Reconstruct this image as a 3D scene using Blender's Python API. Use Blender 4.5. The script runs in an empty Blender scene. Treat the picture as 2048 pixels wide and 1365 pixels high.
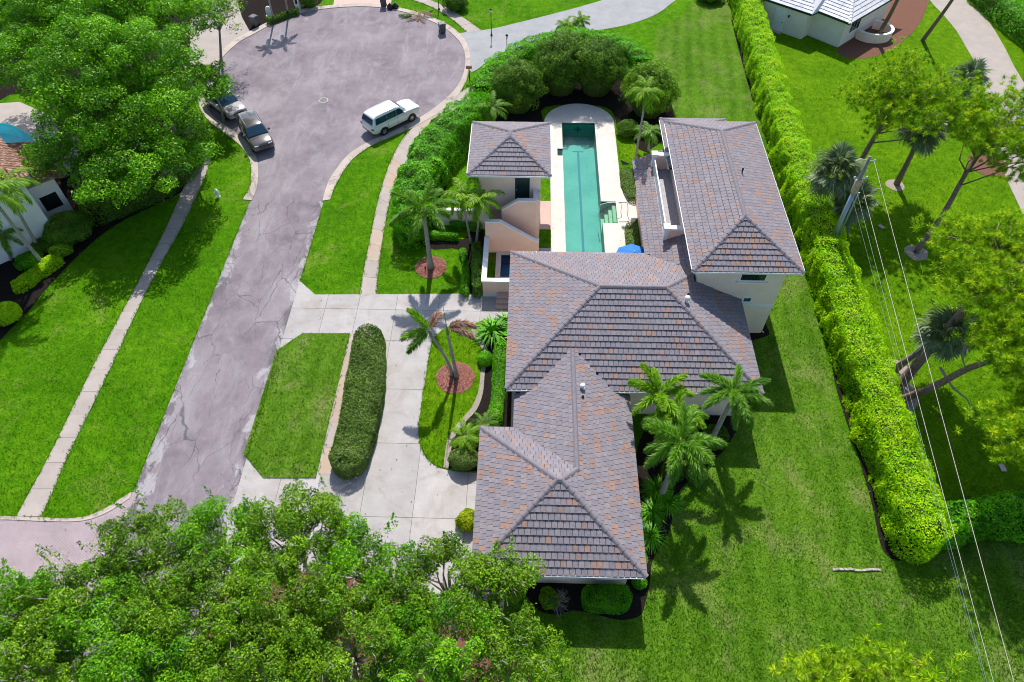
import bpy, bmesh, math, random
import numpy as np
from mathutils import Vector, Matrix
from mathutils.geometry import tessellate_polygon

# ---------------------------------------------------------------- camera, sky, sun, exposure
scene = bpy.context.scene
COL = scene.collection
CAM_H = 37.0
FPX, PITCH, YAW, ROLL = 1395.0, math.radians(51.16), math.radians(1.72), math.radians(-0.27)
_f = np.array([-math.sin(YAW)*math.cos(PITCH), math.cos(YAW)*math.cos(PITCH), -math.sin(PITCH)])
_r = np.array([math.cos(YAW), math.sin(YAW), 0.0])
_u = np.cross(_r, _f)
CR = math.cos(ROLL)*_r + math.sin(ROLL)*_u
CU = -math.sin(ROLL)*_r + math.cos(ROLL)*_u
cam_data = bpy.data.cameras.new('camera')
cam_data.sensor_width = 36.0
cam_data.lens = FPX/2048*36.0
cam_data.clip_end = 2000
cam = bpy.data.objects.new('camera', cam_data)
COL.objects.link(cam)
cam.matrix_world = Matrix(((CR[0], CU[0], -_f[0], 0), (CR[1], CU[1], -_f[1], 0), (CR[2], CU[2], -_f[2], CAM_H), (0, 0, 0, 1)))
scene.camera = cam

SUN_ELEV = math.radians(49.2)
SUN_DIR = Vector((-0.024, 0.865, 1.0)).normalized()      # towards the sun (far side of the picture)
world = bpy.data.worlds.new('World'); scene.world = world; world.use_nodes = True
_n = world.node_tree.nodes; _l = world.node_tree.links
_sky = _n.new('ShaderNodeTexSky'); _sky.sky_type = 'NISHITA'; _sky.sun_disc = False
_sky.sun_elevation = SUN_ELEV; _sky.sun_rotation = math.atan2(SUN_DIR.x, SUN_DIR.y)
_l.new(_sky.outputs[0], _n['Background'].inputs[0]); _n['Background'].inputs[1].default_value = 0.15
sun_data = bpy.data.lights.new('sun', 'SUN'); sun_data.energy = 4.9; sun_data.angle = math.radians(0.53)
sun_data.color = (1.0, 0.955, 0.89)
sun = bpy.data.objects.new('sun', sun_data); COL.objects.link(sun)
sun.rotation_euler = SUN_DIR.to_track_quat('Z', 'Y').to_euler()
scene.view_settings.view_transform = 'Standard'; scene.view_settings.look = 'None'
scene.view_settings.gamma = 1.0; scene.view_settings.exposure = 0.28
scene.view_settings.use_curve_mapping = False
scene.cycles.max_bounces = 8; scene.cycles.transparent_max_bounces = 12
scene.cycles.use_denoising = True; scene.cycles.use_adaptive_sampling = False; scene.cycles.sample_clamp_indirect = 4.0; scene.cycles.diffuse_bounces = 3; scene.cycles.denoiser = 'OPENIMAGEDENOISE'; scene.cycles.denoising_input_passes = 'RGB_ALBEDO_NORMAL'; scene.cycles.denoising_prefilter = 'ACCURATE'
scene.cycles.pixel_filter_type = 'BLACKMAN_HARRIS'; scene.cycles.filter_width = 1.0

# ---------------------------------------------------------------- helpers
def g(x, y, z=0.0):
    """place in the scene (metres) of a point read off the survey picture, at height z"""
    d = CR*(x-1024) + CU*(682.5-y) + _f*FPX
    t = (z-CAM_H)/d[2]
    return (d[0]*t, d[1]*t)
def gl(pts, z=0.0): return [g(x, y, z) for x, y in pts]
def smooth(pts, n=6, closed=False):
    p = [np.array(q, float) for q in pts]; out = []
    m = len(p)
    rng = range(m) if closed else range(m-1)
    for i in rng:
        if closed: a, b, c, d = p[(i-1) % m], p[i], p[(i+1) % m], p[(i+2) % m]
        else: a, b, c, d = p[max(i-1, 0)], p[i], p[i+1], p[min(i+2, m-1)]
        for k in range(n):
            t = k/n
            out.append(tuple(0.5*((2*b) + (-a+c)*t + (2*a-5*b+4*c-d)*t*t + (-a+3*b-3*c+d)*t**3)))
    if not closed: out.append(tuple(p[-1]))
    return out
def area2(p): return 0.5*sum(p[i][0]*p[(i+1) % len(p)][1]-p[(i+1) % len(p)][0]*p[i][1] for i in range(len(p)))
def ccw(p): return list(p) if area2(p) > 0 else list(p)[::-1]
def clip(sub, con):
    """Sutherland-Hodgman: polygon sub cut to the convex ccw polygon con"""
    out = list(sub)
    for i in range(len(con)):
        a, b = con[i], con[(i+1) % len(con)]
        ex, ey = b[0]-a[0], b[1]-a[1]
        f = lambda p: ex*(p[1]-a[1])-ey*(p[0]-a[0])
        inp, out = out, []
        for j in range(len(inp)):
            p, q = inp[j], inp[(j+1) % len(inp)]
            fp, fq = f(p), f(q)
            if fp >= 0: out.append(p)
            if (fp > 0 and fq < 0) or (fp < 0 and fq > 0):
                t = fp/(fp-fq); out.append((p[0]+(q[0]-p[0])*t, p[1]+(q[1]-p[1])*t))
        if len(out) < 3: return []
    return out
class MB:
    def __init__(s): s.v = []; s.f = []; s.m = []
    def face(s, pts, mi=0):
        k = len(s.v); s.v += [tuple(map(float, p)) for p in pts]; s.f.append(tuple(range(k, k+len(pts)))); s.m.append(mi)
    def box(s, x0, x1, y0, y1, z0, z1, mi=0, xf=None):
        c = [(x0, y0, z0), (x1, y0, z0), (x1, y1, z0), (x0, y1, z0), (x0, y0, z1), (x1, y0, z1), (x1, y1, z1), (x0, y1, z1)]
        if xf: c = [xf(*p) for p in c]
        k = len(s.v); s.v += c
        for q in ((3, 2, 1, 0), (4, 5, 6, 7), (0, 1, 5, 4), (1, 2, 6, 5), (2, 3, 7, 6), (3, 0, 4, 7)):
            s.f.append(tuple(k+i for i in q)); s.m.append(mi)
    def prism(s, poly, z0, z1, mi=0, bottom=False):
        """poly 2d ccw; z0,z1 numbers"""
        n = len(poly); k = len(s.v)
        s.v += [(p[0], p[1], z0) for p in poly] + [(p[0], p[1], z1) for p in poly]
        s.f.append(tuple(range(k+n, k+2*n))); s.m.append(mi)
        if bottom: s.f.append(tuple(range(k+n-1, k-1, -1))); s.m.append(mi)
        for i in range(n):
            j = (i+1) % n; s.f.append((k+i, k+j, k+n+j, k+n+i)); s.m.append(mi)
    def tube(s, path, rad, seg=8, mi=0, cap=True):
        path = [np.array(p, float) for p in path]; n = len(path)
        if not hasattr(rad, '__len__'): rad = [rad]*n
        k = len(s.v); ref = None
        for i in range(n):
            t = path[min(i+1, n-1)]-path[max(i-1, 0)]; t = t/(np.linalg.norm(t)+1e-9)
            if ref is None: ref = np.array([1, 0, 0]) if abs(t[0]) < .8 else np.array([0, 1, 0])
            a = ref-t*(ref@t); a /= np.linalg.norm(a)+1e-9; ref = a; b = np.cross(t, a)
            for q in range(seg):
                w = 2*math.pi*q/seg
                s.v.append(tuple(path[i]+rad[i]*(math.cos(w)*a+math.sin(w)*b)))
        for i in range(n-1):
            for q in range(seg):
                r = (q+1) % seg
                s.f.append((k+i*seg+q, k+i*seg+r, k+(i+1)*seg+r, k+(i+1)*seg+q)); s.m.append(mi)
        if cap:
            s.f.append(tuple(k+(n-1)*seg+q for q in range(seg))); s.m.append(mi)
            s.f.append(tuple(k+q for q in range(seg-1, -1, -1))); s.m.append(mi)
    def lathe(s, prof, seg=16, mi=0, o=(0, 0, 0), axis='z'):
        k = len(s.v); n = len(prof)
        for r, z in prof:
            for q in range(seg):
                w = 2*math.pi*q/seg; p = (r*math.cos(w), r*math.sin(w), z)
                if axis == 'y': p = (p[0], p[2], p[1])
                if axis == 'x': p = (p[2], p[0], p[1])
                s.v.append((p[0]+o[0], p[1]+o[1], p[2]+o[2]))
        for i in range(n-1):
            for q in range(seg):
                r = (q+1) % seg
                f = (k+i*seg+q, k+i*seg+r, k+(i+1)*seg+r, k+(i+1)*seg+q)
                s.f.append(f if axis != 'y' else f[::-1]); s.m.append(mi)
    def build(s, name, mats, parent=None, smooth_shade=False, loc=None):
        me = bpy.data.meshes.new(name); me.from_pydata(s.v, [], s.f)
        if not isinstance(mats, (list, tuple)): mats = [mats]
        for m in mats: me.materials.append(m)
        if len(mats) > 1: me.polygons.foreach_set('material_index', s.m)
        if smooth_shade: me.polygons.foreach_set('use_smooth', [True]*len(s.f))
        me.update()
        return link(name, me, parent, loc)
def link(name, me, parent=None, loc=None):
    o = bpy.data.objects.new(name, me); COL.objects.link(o)
    if parent is not None: o.parent = parent
    if loc is not None: o.location = loc
    return o
def tag(o, label=None, cat=None, group=None, kind=None):
    if label: o['label'] = label
    if cat: o['category'] = cat
    if group: o['group'] = group
    if kind: o['kind'] = kind
    return o
def empty(name, loc=(0, 0, 0), rz=0.0, label=None, cat=None, group=None, kind=None):
    o = bpy.data.objects.new(name, None); COL.objects.link(o)
    o.location = loc if len(loc) == 3 else (loc[0], loc[1], 0); o.rotation_euler = (0, 0, rz); o.empty_display_size = .3
    return tag(o, label, cat, group, kind)
def sheet(name, outer, z, mat, holes=(), parent=None, thick=0.0, kind='structure', build=True):
    """flat sheet with holes; with thick, a skirt runs down from its outline"""
    loops = [ccw(outer)] + [ccw(h)[::-1] for h in holes]
    vs = [Vector((p[0], p[1], 0)) for lp in loops for p in lp]
    tris = tessellate_polygon([[Vector((p[0], p[1], 0)) for p in lp] for lp in loops])
    b = MB(); b.v = [(v.x, v.y, z) for v in vs]
    for t in tris:
        a, c, d = (vs[i] for i in t)
        ar = (c.x-a.x)*(d.y-a.y)-(c.y-a.y)*(d.x-a.x)
        if abs(ar) < 1e-9: continue
        b.f.append(tuple(t) if ar > 0 else tuple(t)[::-1]); b.m.append(0)
    if thick:
        for lp in loops:
            for i in range(len(lp)):
                p, q = lp[i], lp[(i+1) % len(lp)]
                b.face([(p[0], p[1], z-thick), (q[0], q[1], z-thick), (q[0], q[1], z), (p[0], p[1], z)])
    o = b.build(name, mat, parent)
    if kind and parent is None:
        o['kind'] = kind; COVER.append((z, list(outer), mat.name.startswith('grass')))
        for h in holes: COVER.append((z+.001, list(h), False))
    return o
COVER = []
def circle(cx, cy, rx, ry=None, n=28, wob=0.0, seed=0):
    ry = ry or rx; r = random.Random(seed); ph = [r.uniform(0, 6.28) for _ in range(4)]
    out = []
    for i in range(n):
        a = 2*math.pi*i/n
        k = 1+wob*(math.sin(3*a+ph[0])*.5+math.sin(5*a+ph[1])*.35+math.sin(9*a+ph[2])*.25)
        out.append((cx+rx*k*math.cos(a), cy+ry*k*math.sin(a)))
    return out

# ---------------------------------------------------------------- materials
MT = {}
def _nt(name):
    m = bpy.data.materials.new(name); m.use_nodes = True; MT[name] = m
    nt = m.node_tree; return m, nt, nt.nodes['Principled BSDF']
class NB:
    """tiny node builder"""
    def __init__(s, nt): s.nt = nt; s.pos = s.n('ShaderNodeNewGeometry').outputs['Position']
    def n(s, t, **kw):
        x = s.nt.nodes.new(t)
        for k, v in kw.items(): setattr(x, k, v)
        return x
    def set(s, node, key, val):
        if isinstance(val, bpy.types.NodeSocket): s.nt.links.new(val, node.inputs[key])
        else: node.inputs[key].default_value = val
    def noise(s, scale, detail=4, rough=.55, vec=None, dist=0.0):
        x = s.n('ShaderNodeTexNoise'); s.set(x, 'Vector', vec if vec is not None else s.pos)
        s.set(x, 'Scale', scale); s.set(x, 'Detail', detail); s.set(x, 'Roughness', rough); s.set(x, 'Distortion', dist)
        return x.outputs['Fac']
    def ramp(s, fac, stops, interp='LINEAR'):
        x = s.n('ShaderNodeValToRGB'); s.set(x, 'Fac', fac); x.color_ramp.interpolation = interp
        e = x.color_ramp.elements
        while len(e) < len(stops): e.new(0.5)
        for el, (p, c) in zip(e, stops):
            el.position = p; el.color = (c[0], c[1], c[2], 1) if hasattr(c, '__len__') else (c, c, c, 1)
        return x.outputs['Color']
    def mix(s, fac, a, b, mode='MIX'):
        x = s.n('ShaderNodeMix', data_type='RGBA', blend_type=mode)
        s.set(x, 0, fac)
        for k, v in ((6, a), (7, b)):
            if not isinstance(v, bpy.types.NodeSocket): v = (v[0], v[1], v[2], 1)
            s.set(x, k, v)
        return x.outputs[2]
    def math(s, op, a, b=0.0, c=None):
        x = s.n('ShaderNodeMath', operation=op); s.set(x, 0, a); s.set(x, 1, b)
        if c is not None: s.set(x, 2, c)
        return x.outputs[0]
    def mapv(s, scale=(1, 1, 1), rot=(0, 0, 0), vec=None):
        x = s.n('ShaderNodeMapping'); s.set(x, 'Vector', vec if vec is not None else s.pos)
        s.set(x, 'Scale', scale); s.set(x, 'Rotation', rot); return x.outputs[0]
    def bump(s, bsdf, h, strength=.3, dist=.05):
        x = s.n('ShaderNodeBump'); s.set(x, 'Height', h); s.set(x, 'Strength', strength); s.set(x, 'Distance', dist)
        s.nt.links.new(x.outputs[0], bsdf.inputs['Normal'])
    def xyz(s):
        x = s.n('ShaderNodeSeparateXYZ'); s.set(x, 0, s.pos); return x.outputs
def sc(c, k): return tuple(min(1, v*k) for v in c)
def plain(name, c, rough=.7, var=.12, vscale=3.0, bump=0.0, bscale=60.0, metal=0.0, spec=.35, big=None):
    m, nt, b = _nt(name); n = NB(nt)
    col = n.ramp(n.noise(vscale, 5), [(.3, sc(c, 1-var)), (.7, sc(c, 1+var))])
    if big:   # weathering with its own shape: (colour, scale, low, high)
        col = n.mix(n.ramp(n.noise(big[1], 4), [(big[2], 0.0), (big[3], 1.0)]), col, big[0])
    n.set(b, 'Base Color', col); n.set(b, 'Roughness', rough); n.set(b, 'Metallic', metal); n.set(b, 'Specular IOR Level', spec)
    if bump: n.bump(b, n.noise(bscale, 3), bump, .02)
    return m
def grass(name, dark, mid, light, dry, stripe=None, dryamt=(.62, .8), fine=1.0):
    m, nt, b = _nt(name); n = NB(nt)
    big = n.noise(.22, 4, .6); md = n.noise(1.7, 5, .65); fn = n.noise(7.5, 4, .8); ff = n.noise(30, 2, .8)
    c = n.ramp(n.math('ADD', n.math('MULTIPLY', big, .45), n.math('MULTIPLY', md, .55)), [(.34, dark), (.5, mid), (.66, light)])
    dm = n.math('ADD', n.math('MULTIPLY', n.noise(.35, 5, .6, dist=.6), .72), n.math('MULTIPLY', n.noise(4, 4, .7), .28))
    c = n.mix(n.ramp(dm, [(dryamt[0], 0.0), (dryamt[1], .75)]), c, dry)
    if stripe:
        w = n.n('ShaderNodeTexWave'); w.bands_direction = 'X'
        n.set(w, 'Vector', n.mapv(rot=(0, 0, stripe[1]))); n.set(w, 'Scale', stripe[0]); n.set(w, 'Distortion', 2.4); n.set(w, 'Detail', 3.0); n.set(w, 'Detail Scale', .5)
        c = n.mix(n.math('MULTIPLY', w.outputs['Fac'], stripe[2]), c, sc(light, 1.25))
    sp = n.ramp(n.math('ADD', n.math('MULTIPLY', fn, .5), n.math('MULTIPLY', ff, .5)), [(.38, .52), (.5, 1.0), (.62, 1.6)])
    c = n.mix(fine, c, n.mix(1.0, c, sp, 'MULTIPLY'))
    n.set(b, 'Base Color', c); n.set(b, 'Roughness', .9); n.set(b, 'Specular IOR Level', .02)
    n.bump(b, n.math('ADD', fn, n.math('MULTIPLY', ff, .7)), .5, .06)
    return m
def asphalt():
    m, nt, b = _nt('asphalt'); n = NB(nt)
    big = n.noise(.25, 5, .62); md = n.noise(1.3, 5, .6); fn = n.noise(28, 3, .7)
    c = n.ramp(big, [(.3, (.138, .117, .136)), (.5, (.195, .168, .188)), (.7, (.265, .240, .256))])
    c = n.mix(n.ramp(md, [(.42, 0.0), (.7, .6)]), c, (.265, .207, .230))
    # scuffed bands drawn along the lane
    st = n.noise(1.0, 5, .7, vec=n.mapv((.8, .30, 1)), dist=.8)
    c = n.mix(n.ramp(st, [(.48, 0.0), (.70, .6)]), c, (.315, .292, .308))
    x, y, z = n.xyz()
    ex = n.math('ABSOLUTE', n.math('ADD', x, 19.6))          # distance from the lane's middle
    south = n.math('LESS_THAN', y, 44.0)
    edge = n.math('MULTIPLY', n.ramp(ex, [(.0, 0.0), (1.0, 0.0)]), 0.0)
    em = n.n('ShaderNodeMapRange'); n.set(em, 0, ex); n.set(em, 1, 1.5); n.set(em, 2, 3.1); n.set(em, 3, -.22); n.set(em, 4, .30)
    stain = n.math('ADD', n.noise(.55, 6, .62, vec=n.mapv((1, .45, 1)), dist=.8), n.math('MULTIPLY', em.outputs[0], .62))
    c = n.mix(n.math('MULTIPLY', n.ramp(stain, [(.60, 0.0), (.66, .8)]), south), c, (.125, .11, .118))
    pale = n.math('ADD', n.noise(.8, 6, .65, vec=n.mapv((1, .5, 1)), dist=.5), n.math('MULTIPLY', em.outputs[0], .45))
    c = n.mix(n.math('MULTIPLY', n.ramp(pale, [(.58, 0.0), (.63, .75)]), south), c, (.37, .35, .36))
    # cracks
    wv = n.n('ShaderNodeTexNoise'); n.set(wv, 'Vector', n.pos); n.set(wv, 'Scale', 1.1); n.set(wv, 'Detail', 4.0)
    vm = n.n('ShaderNodeVectorMath', operation='MULTIPLY_ADD'); n.set(vm, 0, wv.outputs['Color']); vm.inputs[1].default_value = (.9, .9, 0); n.set(vm, 2, n.pos)
    def crack(scale, wid, sy):
        v = n.n('ShaderNodeTexVoronoi'); v.feature = 'DISTANCE_TO_EDGE'; n.set(v, 'Vector', n.mapv((1, sy, 1), vec=vm.outputs[0])); n.set(v, 'Scale', scale)
        return n.ramp(v.outputs['Distance'], [(wid*.35, 1.0), (wid, 0.0)])
    k1 = n.math('MULTIPLY', crack(.55, .0085, .35), n.ramp(n.noise(.3, 3), [(.40, 0.0), (.5, 1.0)]))
    k2 = n.math('MULTIPLY', crack(1.5, .020, .55), n.ramp(n.math('ADD', n.noise(.4, 4), n.math('MULTIPLY', em.outputs[0], .5)), [(.55, 0.0), (.63, 1.0)]))
    kk = n.math('MULTIPLY', n.math('MAXIMUM', k1, k2), n.math('ADD', n.math('MULTIPLY', south, .62), .10))
    c = n.mix(kk, c, (.055, .065, .065))
    sp = n.ramp(fn, [(.34, .66), (.66, 1.34)])
    c = n.mix(1.0, c, sp, 'MULTIPLY')
    n.set(b, 'Base Color', c); n.set(b, 'Roughness', .9); n.set(b, 'Specular IOR Level', .25)
    n.bump(b, fn, .35, .015)
    return m
def concrete(name, c, stain, samt=(.55, .75), rough=.85, fine=(.93, 1.07), brush=False):
    m, nt, b = _nt(name); n = NB(nt)
    col = n.ramp(n.noise(.7, 6, .65), [(.3, sc(c, .88)), (.7, sc(c, 1.1))])
    col = n.mix(n.ramp(n.noise(.45, 6, .68, dist=.9), [(samt[0], 0.0), (samt[1], .8)]), col, stain)
    oi = n.n('ShaderNodeObjectInfo')
    col = n.mix(1.0, col, n.ramp(oi.outputs['Random'], [(0.0, .92), (1.0, 1.06)]), 'MULTIPLY')
    fn = n.noise(35, 3, .7)
    col = n.mix(1.0, col, n.ramp(fn, [(.3, fine[0]), (.7, fine[1])]), 'MULTIPLY')
    if brush:
        col = n.mix(n.ramp(n.noise(3.0, 5, .7, vec=n.mapv((.5, 9, 1))), [(.5, 0.0), (.75, .35)]), col, stain)
    n.set(b, 'Base Color', col); n.set(b, 'Roughness', rough); n.set(b, 'Specular IOR Level', .25)
    n.bump(b, fn, .15, .01)
    return m
def pavers(name, c1, c2, mortar, scale, rot=0.0, w=.5, h=.25, msize=.02):
    m, nt, b = _nt(name); n = NB(nt)
    t = n.n('ShaderNodeTexBrick'); n.set(t, 'Vector', n.mapv(rot=(0, 0, rot))); n.set(t, 'Scale', scale)
    t.inputs['Color1'].default_value = (*c1, 1); t.inputs['Color2'].default_value = (*c2, 1); t.inputs['Mortar'].default_value = (*mortar, 1)
    n.set(t, 'Mortar Size', msize); n.set(t, 'Brick Width', w); n.set(t, 'Row Height', h); n.set(t, 'Bias', 0.0)
    col = n.mix(n.ramp(n.noise(.6, 5), [(.35, 0.0), (.7, .45)]), t.outputs['Color'], sc(c1, 1.25))
    n.set(b, 'Base Color', col); n.set(b, 'Roughness', .85); n.bump(b, t.outputs['Fac'], -.3, .01)
    return m
def leafmat(name, lo, mid, hi, trans=.35, rough=.5, spec=.2, vivid=True):
    m, nt, b = _nt(name); n = NB(nt)
    if vivid: lo, mid, hi = [(min(.62, c[0]*k), min(.70, c[1]*q), c[2]*.5) for c, k, q in ((lo, .85, 1.1), (mid, 1.05, 1.32), (hi, 1.3, 1.36))]
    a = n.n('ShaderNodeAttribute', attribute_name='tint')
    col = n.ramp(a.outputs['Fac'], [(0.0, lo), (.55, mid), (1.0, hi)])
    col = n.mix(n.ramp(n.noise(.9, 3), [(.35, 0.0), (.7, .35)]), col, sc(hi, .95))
    n.set(b, 'Base Color', col); n.set(b, 'Roughness', rough); n.set(b, 'Specular IOR Level', spec)
    tr = n.n('ShaderNodeBsdfTranslucent'); n.set(tr, 'Color', n.mix(1.0, col, (1.1, 1.3, .4) if vivid else (1, 1, 1), 'MULTIPLY'))
    mx = n.n('ShaderNodeMixShader'); n.set(mx, 0, trans)
    nt.links.new(b.outputs[0], mx.inputs[1]); nt.links.new(tr.outputs[0], mx.inputs[2])
    nt.links.new(mx.outputs[0], nt.nodes['Material Output'].inputs['Surface'])
    return m
def watermat(name, tint, rough=.02, bscale=2.2, bstr=.12):
    m, nt, b = _nt(name); n = NB(nt); nt.nodes.remove(b)
    t = n.n('ShaderNodeBsdfTransparent'); t.inputs[0].default_value = (*tint, 1)
    gl_ = n.n('ShaderNodeBsdfGlossy'); gl_.inputs['Roughness'].default_value = rough
    fr = n.n('ShaderNodeFresnel'); fr.inputs[0].default_value = 1.33
    bp = n.n('ShaderNodeBump'); n.set(bp, 'Height', n.math('ADD', n.noise(bscale, 3, dist=1.0), n.math('MULTIPLY', n.noise(bscale*4, 2), .3))); n.set(bp, 'Strength', bstr); n.set(bp, 'Distance', .1)
    nt.links.new(bp.outputs[0], gl_.inputs['Normal']); nt.links.new(bp.outputs[0], fr.inputs['Normal'])
    mx = n.n('ShaderNodeMixShader'); nt.links.new(fr.outputs[0], mx.inputs[0]); nt.links.new(t.outputs[0], mx.inputs[1]); nt.links.new(gl_.outputs[0], mx.inputs[2])
    nt.links.new(mx.outputs[0], nt.nodes['Material Output'].inputs['Surface'])
    return m
def poolfloor(name, a, bcol):
    m, nt, b = _nt(name); n = NB(nt)
    v = n.n('ShaderNodeTexVoronoi'); v.feature = 'SMOOTH_F1'; n.set(v, 'Vector', n.mapv((1, .7, 1))); n.set(v, 'Scale', 2.6)
    col = n.ramp(n.math('ADD', n.math('MULTIPLY', n.noise(.5, 5), .6), n.math('MULTIPLY', n.noise(7, 4, .7, dist=1.0), .4)), [(.36, a), (.62, bcol)])
    n.set(b, 'Base Color', col); n.set(b, 'Roughness', .7); return m

grass('grass_street', (.030, .112, .002), (.060, .178, .003), (.108, .252, .006), (.22, .25, .05), dryamt=(.54, .74))
grass('grass_yard', (.034, .096, .005), (.062, .148, .008), (.105, .205, .016), (.24, .23, .09), stripe=(.24, .12, .30), dryamt=(.50, .70))
grass('grass_lush', (.044, .125, .002), (.084, .190, .003), (.140, .255, .006), (.20, .25, .03), dryamt=(.62, .85))
asphalt()
concrete('walk_concrete', (.375, .325, .29), (.32, .27, .235), samt=(.55, .8))
concrete('walk_stained', (.41, .33, .27), (.43, .29, .185), samt=(.45, .75))
concrete('drive_concrete', (.405, .382, .37), (.29, .25, .22), samt=(.47, .70), brush=True)
concrete('kerb_concrete', (.44, .375, .325), (.20, .165, .145), samt=(.55, .66))
concrete('deck_white', (.575, .535, .485), (.48, .43, .38), samt=(.5, .85), fine=(.94, 1.06))
concrete('grey_drive', (.33, .33, .34), (.26, .26, .275), samt=(.5, .8))
concrete('stamped_grey', (.30, .31, .33), (.25, .26, .28))
plain('joint_dark', (.14, .13, .12), .95, .2)
pavers('brick_road', (.365, .29, .30), (.295, .225, .24), (.21, .18, .185), 2.2, math.radians(35), .5, .25, .03)
pavers('brick_pink', (.55, .36, .30), (.48, .31, .26), (.42, .36, .33), 3.0, 0.0)
plain('mulch_red', (.30, .105, .075), .95, .5, 22, .8, 35, big=((.42, .22, .17), 9, .5, .7))
plain('mulch_brown', (.17, .085, .06), 1.0, .4, 14, .8, 30, spec=.05)
plain('mulch_black', (.020, .016, .014), 1.0, .5, 18, .9, 30, spec=.02)
plain('gravel_edge', (.30, .26, .21), .95, .35, 14, .8, 30)
plain('stucco_cream', (.90, .72, .60), .9, .05, 1.2)
plain('stucco_peach', (.90, .64, .52), .9, .05, 1.2)
plain('stucco_white', (.80, .80, .80), .9, .04, 1.2)
plain('stucco_grey', (.78, .72, .64), .9, .05, 1.2)
plain('white_trim', (.80, .80, .80), .55, .04, 2)
plain('white_metal', (.80, .81, .82), .35, .03, 2)
plain('roof_felt', (.035, .035, .045), .95, .2)
TILE = []
for i, c in enumerate([(.198, .178, .202), (.214, .192, .214), (.184, .168, .194), (.230, .202, .216), (.212, .182, .197)]):
    TILE.append(plain('roof_tile_grey_%d' % i, c, .8, .16, 6, .25, 40))
TILE_O = []
for i, c in enumerate([(.262, .170, .142), (.288, .182, .146), (.238, .164, .148)]):
    TILE_O.append(plain('roof_tile_terracotta_%d' % i, c, .8, .16, 6, .25, 40))
plain('ridge_clay', (.185, .165, .185), .8, .14, 5, .3, 40)
plain('white_tile', (.60, .60, .62), .75, .12, 3, .2, 40, big=((.42, .44, .5), 1.2, .5, .7))
plain('brown_tile', (.25, .13, .085), .8, .35, 4, .3, 30, big=((.48, .32, .24), 3, .5, .65))
plain('dark_glass', (.012, .02, .022), .06, .1, 2, spec=.8)
plain('green_glass', (.02, .10, .075), .08, .2, 2, spec=.7)
plain('door_green', (.008, .035, .035), .4, .1)
plain('plank_grey', (.40, .375, .40), .8, .15, 4)
plain('bark_grey', (.23, .20, .175), .95, .35, 9, .7, 24)
plain('bark_pine', (.20, .135, .105), .95, .45, 8, .9, 16)
plain('bark_light', (.36, .32, .28), .95, .25, 9, .5, 30)
plain('palm_trunk', (.33, .30, .27), .9, .25, 7, .6, 20)
plain('palm_shaft', (.16, .25, .06), .5, .15)
plain('hedge_core', (.040, .085, .008), .95, .4, 6)
plain('rachis', (.22, .26, .07), .6, .1)
plain('weathered_wood', (.46, .40, .35), .95, .35, 8, .5, 20, big=((.2, .17, .15), 5, .52, .62))
plain('pole_wood', (.24, .215, .20), .9, .2, 5)
plain('pole_steel', (.30, .38, .46), .45, .08, metal=.6)
plain('wire_metal', (.42, .36, .32), .6, .1)
plain('wire_blue', (.16, .20, .24), .5, .05)
plain('black_metal', (.015, .015, .017), .4, .1)
plain('black_plastic', (.012, .012, .014), .3, .2)
plain('bin_grey', (.075, .085, .095), .5, .15)
plain('hydrant_white', (.75, .76, .77), .5, .05)
plain('tyre', (.012, .012, .013), .85, .1)
plain('rim_alloy', (.50, .51, .53), .3, .05, metal=.8)
plain('tail_red', (.30, .02, .015), .25, .1)
plain('lamp_glass', (.65, .68, .70), .15, .05)
plain('blue_canvas', (.02, .16, .50), .8, .06)
plain('copper_box', (.40, .20, .12), .6, .1)
plain('dead_frond', (.34, .20, .13), .9, .3)
plain('tan_canister', (.52, .36, .27), .7, .25, 6)
poolfloor('pool_plaster', (.095, .31, .28), (.21, .42, .37))
poolfloor('pool_turquoise', (.06, .62, .68), (.20, .80, .84))
poolfloor('pool_blue', (.0, .16, .30), (.01, .24, .38))
plain('pool_line', (.01, .16, .25), .6, .1)
plain('tan_step', (.60, .55, .33), .8, .1)
watermat('water', (.56, .90, .86))
watermat('water_clear', (.55, .9, .95))
leafmat('leaf_bright', (.012, .055, .002), (.080, .235, .007), (.290, .530, .024), trans=.24)
leafmat('leaf_olive', (.014, .046, .003), (.088, .185, .010), (.270, .410, .030), trans=.22)
leafmat('leaf_hedge_lime', (.075, .210, .003), (.340, .540, .005), (.520, .700, .010), trans=.35)
leafmat('leaf_hedge', (.014, .070, .002), (.072, .250, .005), (.210, .520, .014), trans=.28)
leafmat('leaf_dark', (.012, .036, .006), (.060, .130, .016), (.190, .310, .048), trans=.25)
leafmat('leaf_yellow', (.090, .150, .004), (.240, .290, .010), (.450, .420, .025))
leafmat('leaf_box', (.025, .070, .006), (.125, .235, .026), (.320, .430, .110), trans=.2, vivid=False)
leafmat('grass_blade', (.022, .080, .002), (.068, .165, .005), (.175, .275, .018), trans=.3, rough=.7, spec=.05)
leafmat('dead_leaf', (.10, .06, .03), (.26, .16, .08), (.42, .30, .16), trans=.1, rough=.8, vivid=False)
leafmat('mulch_chip', (.16, .05, .035), (.33, .13, .10), (.52, .30, .24), trans=.0, rough=.9, vivid=False)
leafmat('needle', (.025, .090, .004), (.225, .370, .010), (.480, .640, .030), trans=.2, rough=.5)
leafmat('palm_leaf', (.040, .115, .010), (.105, .225, .024), (.230, .380, .060), trans=.45, rough=.45, spec=.3)
leafmat('palm_lime', (.075, .165, .008), (.180, .310, .020), (.330, .460, .045), trans=.45)
leafmat('fan_leaf', (.042, .085, .026), (.120, .190, .065), (.310, .390, .190), trans=.25, rough=.38, spec=.5, vivid=False)
leafmat('palm_brown', (.20, .10, .06), (.34, .19, .13), (.46, .30, .22), trans=.2, rough=.7, vivid=False)
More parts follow.
